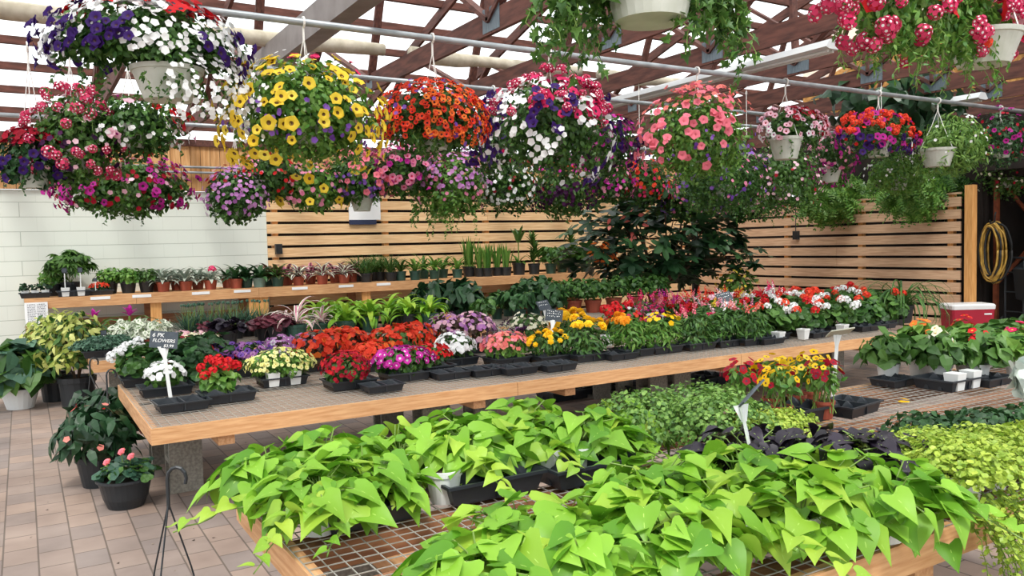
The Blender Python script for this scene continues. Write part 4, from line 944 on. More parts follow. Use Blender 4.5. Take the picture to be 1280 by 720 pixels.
# front row, left to right
place(TRAY_E, 'empty_cell_tray', 'empty black cell tray at the left bench end, below the 6 pack sign', 'tray', (*map(float, onz(227, 511, BZ)), BZ), .05, 1.05)
B(207, 492, 'impatiens_tray', 'small white impatiens beside the empty tray and the sign stake', 'green', ov(.35), 150, (.1, .1, .08), .04, [(F('white'), 46, .05, .0, 1.08, 0, 'white_blossoms')], 11)
B(284, 500, 'geranium_tray', 'tray of bright red flowers with three empty cells, second from the left end', 'fresh', ov(.4), 170, (.11, .1, .09), .05, [(UMB('red'), 14, .065, .2, 1.2, 0, 'red_blossoms')], 12, off=(-.03, .06))
B(352, 480, 'daisy_tray', 'wide mound of pale lemon daisies in white pots at the front edge', 'fresh', ov(.3), 420, (.2, .14, .1), .035, [(F('lemon', M['throat_yellow']), 130, .034, -.1, 1.06, 0, 'lemon_blossoms')], 13, base='trayw')
B(437, 484, 'nemesia_tray', 'dark red small-flowered plant spilling over the front board', 'mid', ov(.3), 240, (.14, .13, .1), .035, [(F('crimson'), 150, .03, -.5, 1.08, 0, 'crimson_blossoms'), (F('red'), 40, .03, 0, 1.1, 0, 'red_blossoms')], 14, off=(-.03, -.03))
place(TRAY_E, 'empty_cell_tray', 'nearly empty black tray right of the dark red spilling plant', 'tray', (*map(float, onz(477, 488, BZ)), BZ), 0, .9)
B(505, 474, 'petunia_tray', 'magenta petunias with white picotee edge at the front edge', 'mid', ov(.35), 240, (.2, .12, .09), .04, [(PET('magenta', 'f_white'), 70, .05, -.1, 1.08, 0, 'magenta_blossoms')], 15)
B(537, 466, 'nemesia_tray', 'red-flowered tray right of the magenta petunias', 'mid', ov(.3), 180, (.15, .11, .08), .035, [(F('red'), 90, .034, .0, 1.08, 0, 'red_blossoms')], 16)
place(TRAY_E, 'empty_cell_tray', 'empty black tray in front of the small red flowers', 'tray', (*map(float, onz(562, 472, BZ)), BZ), .0, .95)
B(569, 455, 'impatiens_tray', 'white impatiens tray in the middle of the front row', 'mid', ov(.35), 180, (.14, .12, .1), .04, [(F('white'), 90, .046, -.1, 1.08, 0, 'white_blossoms')], 17)
place(TRAY_E, 'empty_cell_tray', 'empty black tray in front of the white impatiens', 'tray', (*map(float, onz(607, 468, BZ)), BZ), .0, 1)
B(633, 455, 'nemesia_tray', 'salmon pink flowered tray left of the yellow marigolds', 'fresh', ov(.3), 190, (.17, .12, .1), .038, [(F('salmon'), 60, .042, .0, 1.1, 0, 'salmon_blossoms'), (F('coral'), 60, .036, .0, 1.12, 0, 'coral_blossoms')], 18)
place(TRAY_E, 'empty_cell_tray', 'empty black tray in front of the salmon pink flowers', 'tray', (*map(float, onz(645, 466, BZ)), BZ), .0, 1)
B(688, 452, 'marigold_tray', 'tray of small bright yellow marigolds by the slate signs', 'mid', ov(.2), 200, (.17, .12, .1), .045, [(POM('gold'), 26, .05, .2, 1.12, 0, 'yellow_blossoms')], 19)
place(TRAY_E, 'empty_cell_tray', 'empty black tray in front of the small yellow marigolds', 'tray', (*map(float, onz(694, 462, BZ)), BZ), .0, 1)
B(732, 450, 'marigold_tray', 'feathery marigold foliage with large golden heads', 'mid', ov(.16), 340, (.2, .15, .15), .055, [(POM('gold'), 9, .075, .6, 1.1, 0, 'yellow_blossoms')], 20)
B(700, 425, 'marigold_tray', 'large golden marigolds behind the feathery foliage', 'mid', ov(.16), 240, (.2, .14, .12), .05, [(POM('gold'), 16, .08, .3, 1.15, 0, 'yellow_blossoms'), (POM('marigold'), 5, .08, .3, 1.1, 0, 'orange_blossoms')], 21)
B(790, 444, 'marigold_tray', 'tall feathery marigold with orange heads right of centre', 'fresh', ov(.16), 320, (.19, .14, .15), .055, [(POM('marigold'), 9, .07, .6, 1.2, 2, 'orange_blossoms')], 22)
place(TRAY_E, 'empty_cell_tray', 'black tray below the orange marigold foliage', 'tray', (*map(float, onz(772, 448, BZ)), BZ), .0, 1)
B(826, 440, 'coreopsis_tray', 'feathery green plant with tiny yellow flowers', 'fresh', ov(.16), 300, (.18, .14, .14), .05, [(F('gold'), 20, .04, .5, 1.2, 0, 'yellow_blossoms')], 23)
for i, (px, py, cols) in enumerate(((868, 436, ('coral', 'hot')), (905, 432, ('palepink', 'salmon')), (885, 425, ('coral', 'yellow')), (935, 430, ('salmon', 'pink')))):
    B(px, py, 'snapdragon_tray', 'tray of narrow-leaved snapdragons, mostly foliage, %s of four along the front' % ORD[i], 'mid', ov(.16), 380, (.19, .15, .16), .05, [(SPK(cols[0]), 4, .08, .7, 1.0, 0, cols[0]+'_flower_spikes'), (SPK(cols[1]), 3, .08, .7, 1.0, 0, cols[1]+'_flower_spikes')], 24+i)
# geraniums on the right half
gl = lambda m: roundleaf(m, 8)
GER = [(962, 424, 'scarlet', 'white', 'by the first white pot'), (1003, 419, 'white', 'red', 'with white heads over a white pot'), (1040, 414, 'white', 'scarlet', 'behind the blank sign'), (1075, 410, 'scarlet', None, 'second from the right end'), (1108, 406, 'scarlet', None, 'at the right end, few flowers'),
       (950, 408, 'red', 'white', 'second row, left'), (985, 404, 'scarlet', 'white', 'second row, middle'), (1020, 401, 'scarlet', 'white', 'second row, right'), (1056, 398, 'white', 'scarlet', 'second row by the fence end'), (1090, 396, 'scarlet', None, 'second row, rightmost'),
       (905, 412, 'palepink', 'red', 'with pale pink heads by the leaning sign'), (930, 398, 'red', 'white', 'back row, left'), (960, 394, 'scarlet', None, 'back row, middle'), (1000, 392, 'scarlet', None, 'back row, right'), (880, 402, 'white', 'palepink', 'with white heads left of the leaning sign'), (1030, 390, 'red', 'scarlet', 'back row, near the fence'), (908, 396, 'white', 'hot', 'with white heads behind the leaning sign')]
for i, (px, py, c1, c2, d) in enumerate(GER):
    fl = [(UMB(c1, i), 7 if i not in (3, 4, 9) else 2, .085, .45, 1.28, 0, c1+'_flower_heads')]
    if c2: fl.append((UMB(c2, i+1), 4, .08, .45, 1.25, 0, c2+'_flower_heads'))
    B(px, py, 'geranium_tray', 'round-leaved geraniums in black tray, '+d, 'mid' if i % 2 else 'green', gl, 150, (.21, .17, .12), .075, fl, 40+i, stemz=1, cz=.15)
for i, (px, py, d) in enumerate(((973, 428, 'left of the two by the geraniums'), (1004, 424, 'middle one below the white geranium heads'), (1053, 418, 'behind the blank sign'))):
    place([sqpot(.075, .085, M['white_plastic'])], 'white_square_pot', 'white square pot at the flower bench edge, '+d, 'pot', (*map(float, onz(px, py, BZ)), BZ), .1, 1.15)
for i, (px, py) in enumerate(((958, 429), (1018, 421), (1078, 413), (1100, 410))):
    place(TRAY_E, 'empty_cell_tray', 'black tray under the geraniums at the front edge, %s from the left' % ORD[i], 'tray', (*map(float, onz(px, py, BZ)), BZ), 0, 1, 'geranium trays')
bed(1127, 403, spider(0), 'spider_plant', 'grassy spider plant arching over the right end of the flower bench', 'potted plant', 1.5)
# second and third rows
B(180, 478, 'geranium_tray', 'white-flowered plant at the left back corner of the flower bench', 'mid', gl, 200, (.17, .17, .13), .055, [(UMB('white'), 12, .075, .2, 1.15, 3, 'white_blossoms')], 61)
for i, (px, py) in enumerate(((232, 482), (218, 468), (258, 470))):
    B(px, py, 'ivy_geranium', 'dark green leafy plant without flowers behind the 6 pack sign, '+['front', 'rear left', 'rear right'][i], 'dark', gl, 200, (.2, .2, .15), .06, [(F('crimson'), 5, .04, 0, 1.1, 0, 'crimson_blossoms')], 62+i, base='pot', cat='potted plant')
for i, (px, py) in enumerate(((283, 470), (315, 468))):
    B(px, py, 'petunia_tray', 'blue-violet petunias with pale edges, '+['left', 'right']['01'.index(str(i))]+' mound behind the red tray', 'mid', ov(.35), 240, (.17, .15, .1), .035, [(PET('violet', 'throat_dark'), 40, .042, 0, 1.08, 0, 'violet_blossoms'), (PET('lilac', 'throat_dark'), 22, .042, 0, 1.08, 0, 'lilac_blossoms')], 66+i)
for i, (px, py) in enumerate(((350, 463), (372, 455))):
    B(px, py, 'petunia_tray', 'lilac and white petunias left of the orange impatiens, '+['front mound', 'rear mound'][i], 'bronze', ov(.35), 200, (.14, .13, .11), .035, [(PET('lilac', 'f_white'), 50, .046, 0, 1.08, 0, 'lilac_blossoms'), (PET('white', 'f_white'), 16, .042, 0, 1.1, 1, 'white_blossoms')], 70+i)
OI = [(403, 461), (432, 457), (492, 452), (516, 448), (468, 462), (413, 450)]
for i, (px, py) in enumerate(OI):
    B(px, py, 'impatiens_tray', 'orange-red impatiens mound, '+['far left of the orange group', 'second from the left', 'right of the gap', 'far right of the orange group', 'low one in front between the two mounds', 'rear left'][i], 'bronze' if i < 2 else 'mid', ov(.35), 200, (.19, .16, .13) if i != 4 else (.14, .1, .08), .045, [(F('scarlet'), 110, .05, -.2, 1.06, 0, 'orange_red_blossoms'), (F('orange'), 20, .05, -.2, 1.06, 0, 'orange_blossoms')], 74+i)
for i, (px, py) in enumerate(((560, 442), (590, 440))):
    B(px, py, 'impatiens_tray', 'round mound of lilac-pink impatiens, '+['left half', 'right half'][i], 'bronze', ov(.35), 220, (.19, .17, .16), .045, [(F('lilac'), 70, .05, -.3, 1.06, 0, 'lilac_blossoms'), (F('palepink'), 50, .05, -.3, 1.06, 0, 'pale_pink_blossoms')], 82+i)
B(626, 438, 'sage_tray', 'low hazy mauve plant behind the salmon flowers', 'silver', ov(.2), 260, (.18, .15, .09), .03, [(SPK('plum'), 20, .06, .2, 1.1, 0, 'mauve_flower_spikes'), (SPK('lilac'), 12, .06, .2, 1.1, 0, 'lilac_flower_spikes')], 86)
B(660, 432, 'daisy_tray', 'cream-flowered green mound left of the slate signs', 'mid', ov(.3), 300, (.2, .16, .13), .04, [(F('cream'), 50, .042, .2, 1.08, 0, 'cream_blossoms')], 87)
ROW = [(715, 412, 'red', 'red geraniums with big round heads behind the golden marigolds', 'ger'), (748, 415, 'hot', 'pink-flowered tray behind the golden marigolds, left', 'dia'), (765, 412, 'magenta', 'magenta-flowered tray left of the snapdragons', 'dia'), (695, 408, 'scarlet', 'scarlet-flowered tray behind the slate signs', 'dia'), (742, 402, 'red', 'large red geranium head plant before the terracotta pots', 'ger'),
       (785, 415, 'hot', 'pink and red snapdragons, first clump of the tall ones', 'snap'), (815, 412, 'magenta', 'magenta snapdragons, second clump of the tall ones', 'snap'), (845, 410, 'coral', 'coral snapdragons, third clump of the tall ones', 'snap'), (838, 400, 'red', 'red and white snapdragons at the back', 'snap2'), (800, 402, 'scarlet', 'scarlet and white snapdragons under the tree', 'snap2'), (870, 402, 'yellow', 'yellow and pink snapdragons under the tree', 'snap3'), (862, 392, 'hot', 'hot pink snapdragons furthest back', 'snap2')]
for i, (px, py, c, d, kd) in enumerate(ROW):
    if kd == 'ger': fl = [(UMB(c, i), 8, .1, .4, 1.2, 0, 'red_flower_heads')]; a = ('mid', gl, 160, (.18, .15, .13), .06)
    elif kd == 'dia': fl = [(F(c), 50, .045, .1, 1.1, 0, 'blossoms'), (F('white'), 14, .045, .1, 1.1, 1, 'white_blossoms')]; a = ('green', ov(.2), 240, (.18, .15, .12), .04)
    else:
        c2 = {'snap': 'coral', 'snap2': 'white', 'snap3': 'palepink'}[kd]
        fl = [(SPK(c), 13, .085, .3, 1.05, 0, c+'_flower_spikes'), (SPK(c2), 7, .085, .3, 1.05, 0, c2+'_flower_spikes')]; a = ('mid', ov(.16), 300, (.2, .16, .17), .045)
    B(px, py, {'ger': 'geranium_tray', 'dia': 'dianthus_tray'}.get(kd, 'snapdragon_tray'), d, *a, fl, 100+i)
place([sqpot(.075, .09, M['white_plastic'])], 'white_square_pot', 'white square pot between the marigold trays', 'pot', (*map(float, onz(759, 432, BZ)), BZ), .1, 1.1)

# signs on stakes
def stake_sign(name, label, base, top, w, h, face, txt=None, normal=(-.35, -.93, .1), plate=M['slate'], roll=0):
    t = thing(name, label, 'sign', base); b = np.array(base); d = np.array(top)-b
    g = G(); g.obox((0, 0, 0), tuple(d), .022, .006, M['white_plastic'], up=normal); g.add([tuple(d*.8+np.array([-.012, 0, 0])), tuple(d*.8+np.array([.012, 0, 0])), tuple(d+np.array([.035, 0, 0])), tuple(d+np.array([-.035, 0, 0]))], [(0, 1, 2, 3)], M['white_plastic']); obj('stake', g, t)
    z = Vector(normal).normalized(); x = Vector((0, 0, 1)).cross(z).normalized() if abs(z.z) < .95 else Vector((1, 0, 0)); y = z.cross(x)
    if roll: x, y = x*cos(roll)+y*sin(roll), y*cos(roll)-x*sin(roll)
    mt = Matrix(((x.x, y.x, z.x, d[0]), (x.y, y.y, z.y, d[1]), (x.z, y.z, z.z, d[2]), (0, 0, 0, 1)))
    g = G(); g.box((-w/2, -h*.1, -.003), (w/2, h*.9, .003), plate); o = obj('sign_board', g, t); o.matrix_local = mt
    for i, (s, px_, py_, size) in enumerate(txt or []):
        c = bpy.data.curves.new('lettering', 'FONT'); c.body = s; c.size = size; c.extrude = .0008; c.align_x = 'CENTER'; c.shear = .2; c.materials.append(M['chalk'])
        tq = bpy.data.objects.new('text_source', c); C.objects.link(tq); bpy.context.view_layer.update(); me_ = bpy.data.meshes.new_from_object(tq.evaluated_get(bpy.context.evaluated_depsgraph_get())); bpy.data.objects.remove(tq)
        q = obj('lettering', me_, t); q.matrix_local = mt @ Matrix.Translation((px_, py_, .0045))
    return t
def scr(w, h, n):   # illegible chalk strokes are short wavy dashes
    return None
p = onz(214, 503, BZ); tp = ony(204, 433, p[1]+.02)
stake_sign('price_sign', 'slate sign reading 6 PK FLOWERS on a white stake, far left', (float(p[0]), float(p[1]), BZ), (tp[0], p[1]+.02, tp[2]), .165, .105, 1, [('6 PK', -.035, .058, .036), ('FLOWERS', .0, .026, .03), ('$3.99', .03, -.004, .026)], (-.25, -.96, .12), roll=-.12)
def scribble(t, w, h, n, seed):
    b = [c for c in t.children if c.name.startswith('sign_board')][0]; g = G(); rr = random.Random(seed)
    for i in range(n):
        y = h*.7-i*h*.62/n; x = -w*.4
        while x < w*.35: ww = rr.uniform(.003, .012); y_ = y+rr.uniform(-.004, .004); g.box((x, y_, .0035), (x+ww, y_+rr.uniform(.002, .009), .0045), M['chalk']); x += ww+rr.uniform(.006, .014)
    o = obj('chalk_writing', g, b)
p = onz(684, 447, BZ); tp = ony(692, 400, p[1]+.05)
t = stake_sign('price_sign', 'front slate sign with chalk writing leaning among the yellow marigolds', (float(p[0]), float(p[1]), BZ), (tp[0], p[1]+.05, tp[2]), .15, .1, 1, None, (-.3, -.94, .1), roll=-.15); scribble(t, .15, .1, 3, 1)
p = onz(681, 430, BZ); tp = ony(682, 386, p[1]+.02)
t = stake_sign('price_sign', 'rear slate sign on white stake behind the yellow marigolds', (float(p[0]), float(p[1]), BZ), (tp[0], p[1]+.02, tp[2]), .15, .1, 1, None, (.1, -.8, .55), roll=.1); scribble(t, .15, .1, 2, 2)
p = onz(897, 425, BZ); tp = ony(908, 376, p[1]+.1)
t = stake_sign('price_sign', 'dark sign leaning among the pink and white geraniums', (float(p[0]), float(p[1]), BZ), (tp[0], p[1]+.1, tp[2]), .15, .11, 1, None, (-.4, -.6, .6), roll=.3); scribble(t, .15, .11, 2, 3)
NZ = .656
p = onz(1041, 500, NZ); tp = ony(1047, 418, p[1])
stake_sign('blank_sign', 'blank grey sign on tall white stake beside the violas', (float(p[0]), float(p[1]), NZ), (tp[0], p[1], tp[2]), .12, .1, 1, None, (.1, .35, .8), plate=M['sign_back'], roll=-.3)
p = onz(948, 588, NZ+.1); tp = ony(926, 506, p[1]+.03)
stake_sign('leaning_sign', 'slate sign seen edge-on, leaning on a white stake in the dark sweet potato', (float(p[0]), float(p[1]), NZ+.04), (tp[0], p[1]+.03, tp[2]), .16, .1, 1, None, (-.45, .62, .64), roll=.5)

# ------------------------------------------------------------------ nearest bench
def near(x, y, P, name, label, cat, scale=1, group=None, rz=None, z=NZ, tilt=None): return place(P, name, label, cat, (x, y, z), rz, scale, group, tilt)
SW = [(.66, 2.62, 'left clump, back'), (.72, 2.33, 'left clump, hanging over the corner'), (.86, 2.66, 'left clump, right behind'), (.9, 2.42, 'left clump, front'), 
      (1.13, 2.68, 'back clump, first from the left'), (1.32, 2.5, 'back clump, above the left white pot'), (1.4, 2.72, 'back clump, furthest back'), (1.58, 2.52, 'back clump, middle'), (1.68, 2.7, 'back clump, right behind'), (1.78, 2.45, 'back clump, above the right white pots'), (1.98, 2.5, 'back clump, right end'),
      (1.0, 1.62, 'front clump, second from the left'), (1.1, 1.5, 'front clump, nearest the camera'), (1.38, 1.68, 'front clump, middle'), (1.32, 1.45, 'front clump, front middle'), (1.58, 1.8, 'front clump, back middle'), (1.58, 1.52, 'front clump, front right'), (1.78, 1.68, 'front clump, back right'), (.82, 1.52, 'front clump, bottom left'),
      (1.78, 1.45, 'right clump, left side'), (1.98, 1.5, 'right clump, middle'), (2.02, 1.36, 'right clump, hanging over the front board')]
for i, (x, y, d) in enumerate(SW):
    near(x, y, limepotato(i % 6), 'sweet_potato_vine', 'lime green sweet potato vine on the nearest bench, '+d, 'potted vine', [1, .95, 1.05][i % 3])
for i, (x, y) in enumerate(((1.16, 2.38), (1.58, 2.4), (1.7, 2.36))):
    near(x, y, [pot(.06, .045, .11, M['white_plastic'])], 'white_pot', 'round white plastic pot showing under the back clump of lime vines, '+['left', 'middle', 'right'][i]+' one', 'pot')
near(1.32, 2.42, TRAY_E, 'carry_tray', 'black tray under the left part of the back clump of lime vines', 'tray', 1.3, rz=0); near(1.7, 2.36, TRAY_E, 'carry_tray', 'black tray under the right part of the back clump of lime vines', 'tray', 1.3, rz=0); near(.88, 2.38, TRAY_E, 'carry_tray', 'black tray under the left clump of lime vines', 'tray', 1.1, rz=0)
for i, (x, y, d) in enumerate(((2.02, 1.86, 'beside the leaning sign'), (2.2, 1.74, 'middle'), (2.32, 1.6, 'front right'), (2.14, 1.6, 'front, by the lime vines'))):
    near(x, y, darkpotato(i % 3), 'dark_sweet_potato_vine', 'black-purple sweet potato vine on the nearest bench, '+d, 'potted vine', 1.08)
for i, (x, y, P, d) in enumerate(((2.12, 2.5, mint(0), 'left part of the big mid-green mound'), (2.42, 2.48, mint(1), 'right part of the big mid-green mound'), (2.3, 2.25, mint(2), 'front part of the big mid-green mound'), (2.58, 2.2, mintlime(0), 'yellow-green sprawling plant at the right of the mid-green mound'), (2.46, 2.16, mintlime(1), 'yellow-green low plant in front of the mid-green mound'))):
    near(x, y, P, 'spreading_herb', ('small-leaved mid-green spreading herb, ' if i < 3 else '')+d, 'potted herb', 1.0 if i < 3 else .8)
for i, (x, y, d) in enumerate(((2.42, 1.66, 'left back'), (2.64, 1.6, 'middle'), (2.5, 1.5, 'front left'), (2.86, 1.5, 'right'), (2.72, 1.44, 'by the board joint'), (3.1, 1.42, 'far right at the frame edge'), (2.95, 1.4, 'front right'))):
    near(x, y, jenny(i % 5 if i < 3 else 5+i % 2), 'creeping_jenny', 'yellow-green creeping jenny mound on the nearest bench, '+d, 'potted plant', .86)
near(2.42, 1.38, jenny_trailing(), 'trailing_creeping_jenny', 'creeping jenny with long shoots trailing down over the front board', 'potted plant', 1, rz=0)
near(2.25, 1.42, [pot(.055, .042, .1, M['white_plastic'])], 'white_pot', 'white pot tipped among the creeping jenny near the front board', 'pot', tilt=(.12, -.1))
for i, (x, y) in enumerate(((2.92, 1.78), (3.14, 1.7), (3.36, 1.62))):
    near(x, y, mound('dk%d' % i, M['dark'], oval(M['dark'], .4), 320, (.17, .15, .07), .03, seed=i+33), 'ground_cover_plant', 'low dark green small-leaved plant right of the creeping jenny, '+ORD[i]+' from the left', 'potted plant')
P = [pot(.06, .045, .1, M['black_plastic'])]; g = G(); cloud(g, maple(M['dusty'])+oval(M['dusty'], .12), 90, (.15, .15, .13), (0, 0, .17), .09, 3, up=.3, droop=.1); P.append(('foliage', g.mesh('foliage')))
near(3.95, 1.86, P, 'dusty_miller', 'silvery white dusty miller at the right edge of the nearest bench', 'potted plant', .95)
# violas
near(3.0, 2.52, TRAY_E, 'carry_tray', 'black tray holding the terracotta viola pots', 'tray', 1.3, rz=0)
near(3.36, 2.46, TRAY_E, 'empty_cell_tray', 'empty black tray right of the viola pots at the stake of the blank sign', 'tray', 1.0, rz=.15)
VI = [(2.82, 2.62, 'crimson', 'red', 'left one with dark red flowers'), (2.9, 2.46, 'gold', 'crimson', 'front left one, yellow and red'), (3.02, 2.62, 'gold', 'yellow', 'back middle, all yellow'), (3.17, 2.6, 'yellow', 'crimson', 'back right, mostly yellow'), (3.14, 2.42, 'crimson', 'gold', 'front right, red and yellow'), (3.3, 2.62, 'gold', 'gold', 'right one beside the sign stake')]
for i, (x, y, c1, c2, d) in enumerate(VI):
    P = ftray(0, 'fresh', ov(.22), 70, (.07, .07, .07), .04, [(flat5(M['f_'+c1], M['throat_dark']), 16, .036, .1, 1.35, 0, c1+'_blossoms'), (flat5(M['f_'+c2], M['throat_dark']), 8, .032, -.1, 1.2, 0, c2+'_blossoms')], 130+i, base='', cz=.165)
    near(x, y, [pot(.042, .032, .075, M['terracotta'])]+P, 'potted_viola', 'viola in small terracotta pot, '+d, 'potted flower', 1.1, z=NZ+.008)
g = G(); g.many(flat5(M['f_gold']), frames(np.array([[0, 0, 1.], [.3, 0, 1]]), np.array([[1., 0, 0], [0, 1, 0]])), np.array([[0, 0, .01], [.02, .01, .02]]), np.array([.06, .05])); q = onz(1130, 505, NZ)
tag(obj('fallen_blossom', g, loc=(q[0], q[1], NZ)), 'single fallen yellow blossom on the bare wire mesh', 'flower')
# primulas and leafy greens along the back right of the nearest bench
gp = G(); 
def cabbage(v, fl=None):
    P = [pot(.06, .045, .1, M['white_plastic'])]; g = G(); cloud(g, oval(M['fresh' if v % 2 else 'green'], .36, .25, .35), 120, (.15, .15, .12), (0, 0, .15), .085, v+90, shell=.4, up=.35, droop=.1, zmin=-.3); P.append(('foliage', g.mesh('foliage')))
    if fl:
        h = G(); Pp, fr = heads(7, (.07, .07, .13), (0, 0, .17), v, .4); h.many(flat5(M['f_'+fl], M['throat_yellow']), fr, Pp, np.full(len(Pp), .05)); P.append(('blossoms', h.mesh('blossoms'), None, 'stuff'))
    return P
CB = [(1110, 476, None, 'first from the left in a white pot'), (1150, 470, 'orange', 'with orange-yellow flowers'), (1175, 478, 'cream', 'with cream flowers above two white pots'), (1208, 470, None, 'broad leaves right of the tray'), (1222, 477, 'red', 'with a small red flower'), (1205, 455, 'red', 'behind the row near the cooler'), (1240, 458, None, 'rear right'), (1270, 470, 'hot', 'at the right edge with a pink flower, white pot'), (1262, 452, None, 'behind the pink-flowered one')]
for i, (px, py, c, d) in enumerate(CB):
    q = onz(px, py, NZ); near(float(q[0]), float(q[1]), cabbage(i, c), 'potted_primula', 'leafy primula on the nearest bench, '+d, 'potted flower', 1.05 if i != 1 else 1.15)
q = onz(1186, 484, NZ); near(float(q[0]), float(q[1]), list(TRAY_E)+whitesq(), 'carry_tray', 'black tray with two small white pots in front of the primulas', 'tray', 1.15, rz=0)
q = onz(1117, 481, NZ); near(float(q[0]), float(q[1]), TRAY_E, 'carry_tray', 'black tray under the leftmost primula', 'tray', .8, rz=0)
q = onz(1232, 480, NZ); near(float(q[0]), float(q[1]), TRAY_E, 'carry_tray', 'black tray under the red-flowered primula', 'tray', .9, rz=0)

# ------------------------------------------------------------------ plants standing on the ground at the left
def hanger_parts(r, z0, ztop, m=M['black_plastic'], lean=(0, 0)):
    out = []; g = G(); H_ = ztop-z0
    for k in range(3):
        a = k*2.094+.5; g.tube([(r*cos(a), r*sin(a), z0), (r*.55*cos(a)+lean[0]*.5, r*.55*sin(a)+lean[1]*.5, z0+H_*.5), (lean[0], lean[1], ztop)], .0028, m, 5)
    out.append(('hanger_wires', g.mesh('hanger_wires'))); g = G()
    x, y = lean; g.tube([(x, y, ztop-.02), (x, y, ztop+.05)]+[(x+.03-.03*cos(u*pi/6), y, ztop+.08+.03*sin(u*pi/6)*1.2) for u in range(0, 8)], .006, m, 7); out.append(('hanger_hook', g.mesh('hanger_hook'))); return out
def ground(px, py, P, name, label, cat, scale=1, rz=None):
    q = onz(px, py, 0); return place(P, name, label, cat, (float(q[0]), float(q[1]), .001), rz, scale)
P = [pot(.17, .12, .2, M['white_plastic'])]; g = G(); cloud(g, oval(M['blue'], .42, .15, .4), 70, (.36, .34, .26), (0, 0, .42), .2, 4, up=.5, zmin=-.5); cloud(g, oval(M['green'], .4, .15, .4), 110, (.34, .32, .24), (0, 0, .4), .22, 6, up=.5, zmin=-.6)
P.append(('foliage', g.mesh('foliage'))); g = G()
for k in range(8): g.tube([(0, 0, .18), (.1*cos(k), .1*sin(k), .35), (.25*cos(k), .25*sin(k), .5)], .006, M['stem'], 5, False)
P.append(('stems', g.mesh('stems'))); ground(26, 510, P, 'hydrangea', 'large broad-leaved plant in a round white pot on the floor at the far left', 'potted plant')
for i, (px, py, s, d) in enumerate(((98, 508, 1, 'front one in a ribbed black pot'), (72, 500, .95, 'rear one half hidden behind its twin'))):
    P = [pot(.17, .14, .3, M['black_plastic'])]; g = G(); cloud(g, oval(M['yellow_leaf'], .25, .1, .4), 420, (.34, .34, .36), (0, 0, .62), .085, 12+i, up=.5, zmin=-.7, shell=.5); cloud(g, oval(M['mid'], .25, .1, .4), 300, (.31, .31, .34), (0, 0, .6), .085, 15+i, up=.5, zmin=-.7, shell=.5)
    P.append(('foliage', g.mesh('foliage'))); g = G()
    for k in range(7): g.tube([(.02*cos(k), .02*sin(k), .28), (.08*cos(k), .08*sin(k), .5), (.18*cos(k), .18*sin(k), .78)], .006, M['brown_stem'], 5, False)
    P.append(('stems', g.mesh('stems'))); ground(px, py, P, 'variegated_schefflera', 'yellow and green variegated shrub on the floor, '+d, 'potted shrub', s)
for i, (px, py, d) in enumerate(((124, 606, 'front one'), (134, 572, 'rear one with a black hanger'))):
    P = [pot(.13, .095, .2, M['black_plastic'])]; g = G(); cloud(g, oval(M['deep'], .24, .1, .4), 260, (.27, .25, .19), (0, 0, .33), .11, 22+i, up=.45, zmin=-.7, shell=.5)
    P.append(('foliage', g.mesh('foliage'))); g = G(); Pp, fr = heads(7, (.27, .25, .19), (0, 0, .33), 5+i, -.2); g.many(flat5(M['f_salmon' if i == 0 else 'f_red']), fr, Pp, np.full(len(Pp), .045)); P.append(('blossoms', g.mesh('blossoms'), None, 'stuff'))
    P += hanger_parts(.13, .2, .62, lean=(.1, .05) if i == 0 else (-.05, .1))
    ground(px, py, P, 'new_guinea_impatiens', 'dark-leaved impatiens in black hanging pot on the floor, '+d, 'potted plant', 1, rz=.3)
P = []; g = G(); g.lathe([(.105, 0), (.13, .06), (.155, .17), (.168, .17), (.168, .185), (.155, .185), (.15, .165)], M['black_plastic'], 28); g.disc(.15, .165, M['soil'], 28); P.append(('bowl', g.mesh('bowl', False))); g = G(); cloud(g, roundleaf(M['blue'], 8), 70, (.16, .16, .09), (0, 0, .2), .07, 4, up=.6, zmin=-.1); cloud(g, roundleaf(M['green'], 8), 60, (.18, .17, .08), (.02, 0, .2), .05, 5, up=.6, zmin=-.1); P.append(('foliage', g.mesh('foliage')))
for i, (x, y, z) in enumerate(((-.07, -.08, .3), (0, -.03, .35), (.06, -.04, .32))):
    g = G(); g.many(pompon(M['f_coral'])+F('salmon'), frames(np.array([[-.3, -.6, .6]]), np.array([[1., 0, 0]])), np.array([[x, y, z]]), np.array([.055])); g.tube([(x*.5, y*.5, .18), (x, y, z-.005)], .003, M['stem'], 4); P.append(('blossom', g.mesh('blossom')))
ground(158, 632, P, 'begonia_bowl', 'low black bowl of begonia with three coral pink blooms on the floor', 'potted plant', .95, rz=-.5)
# hanging basket on the floor at the near left, its hook upright
P = [pot(.13, .09, .14, M['black_plastic'])]; g = G(); cloud(g, oval(M['dark'], .25, .1, .4), 220, (.2, .2, .1), (0, 0, .17), .07, 44, up=.5); P.append(('foliage', g.mesh('foliage')))
g = G(); g.many(UMB('white'), frames(np.array([[0, -.4, 1.], [.2, -.3, 1]]), np.array([[1., 0, 0], [1, 0, 0]])), np.array([[-.08, -.06, .27], [-.03, -.1, .25]]), np.array([.07, .06])); P.append(('white_blossoms', g.mesh('white_blossoms')))
g = G(); g.many(UMB('coral'), frames(np.array([[0, -.4, 1.]]), np.array([[1., 0, 0]])), np.array([[-.2, -.02, .3]]), np.array([.08])); P.append(('pink_blossom', g.mesh('pink_blossom')))
P += hanger_parts(.12, .14, .56, lean=(.0, .04))
place(P, 'hanging_basket', 'black hanging basket set down left of the nearest bench, hook upright', 'hanging basket', (.38, 3.0, .001), -.5, 1.1)
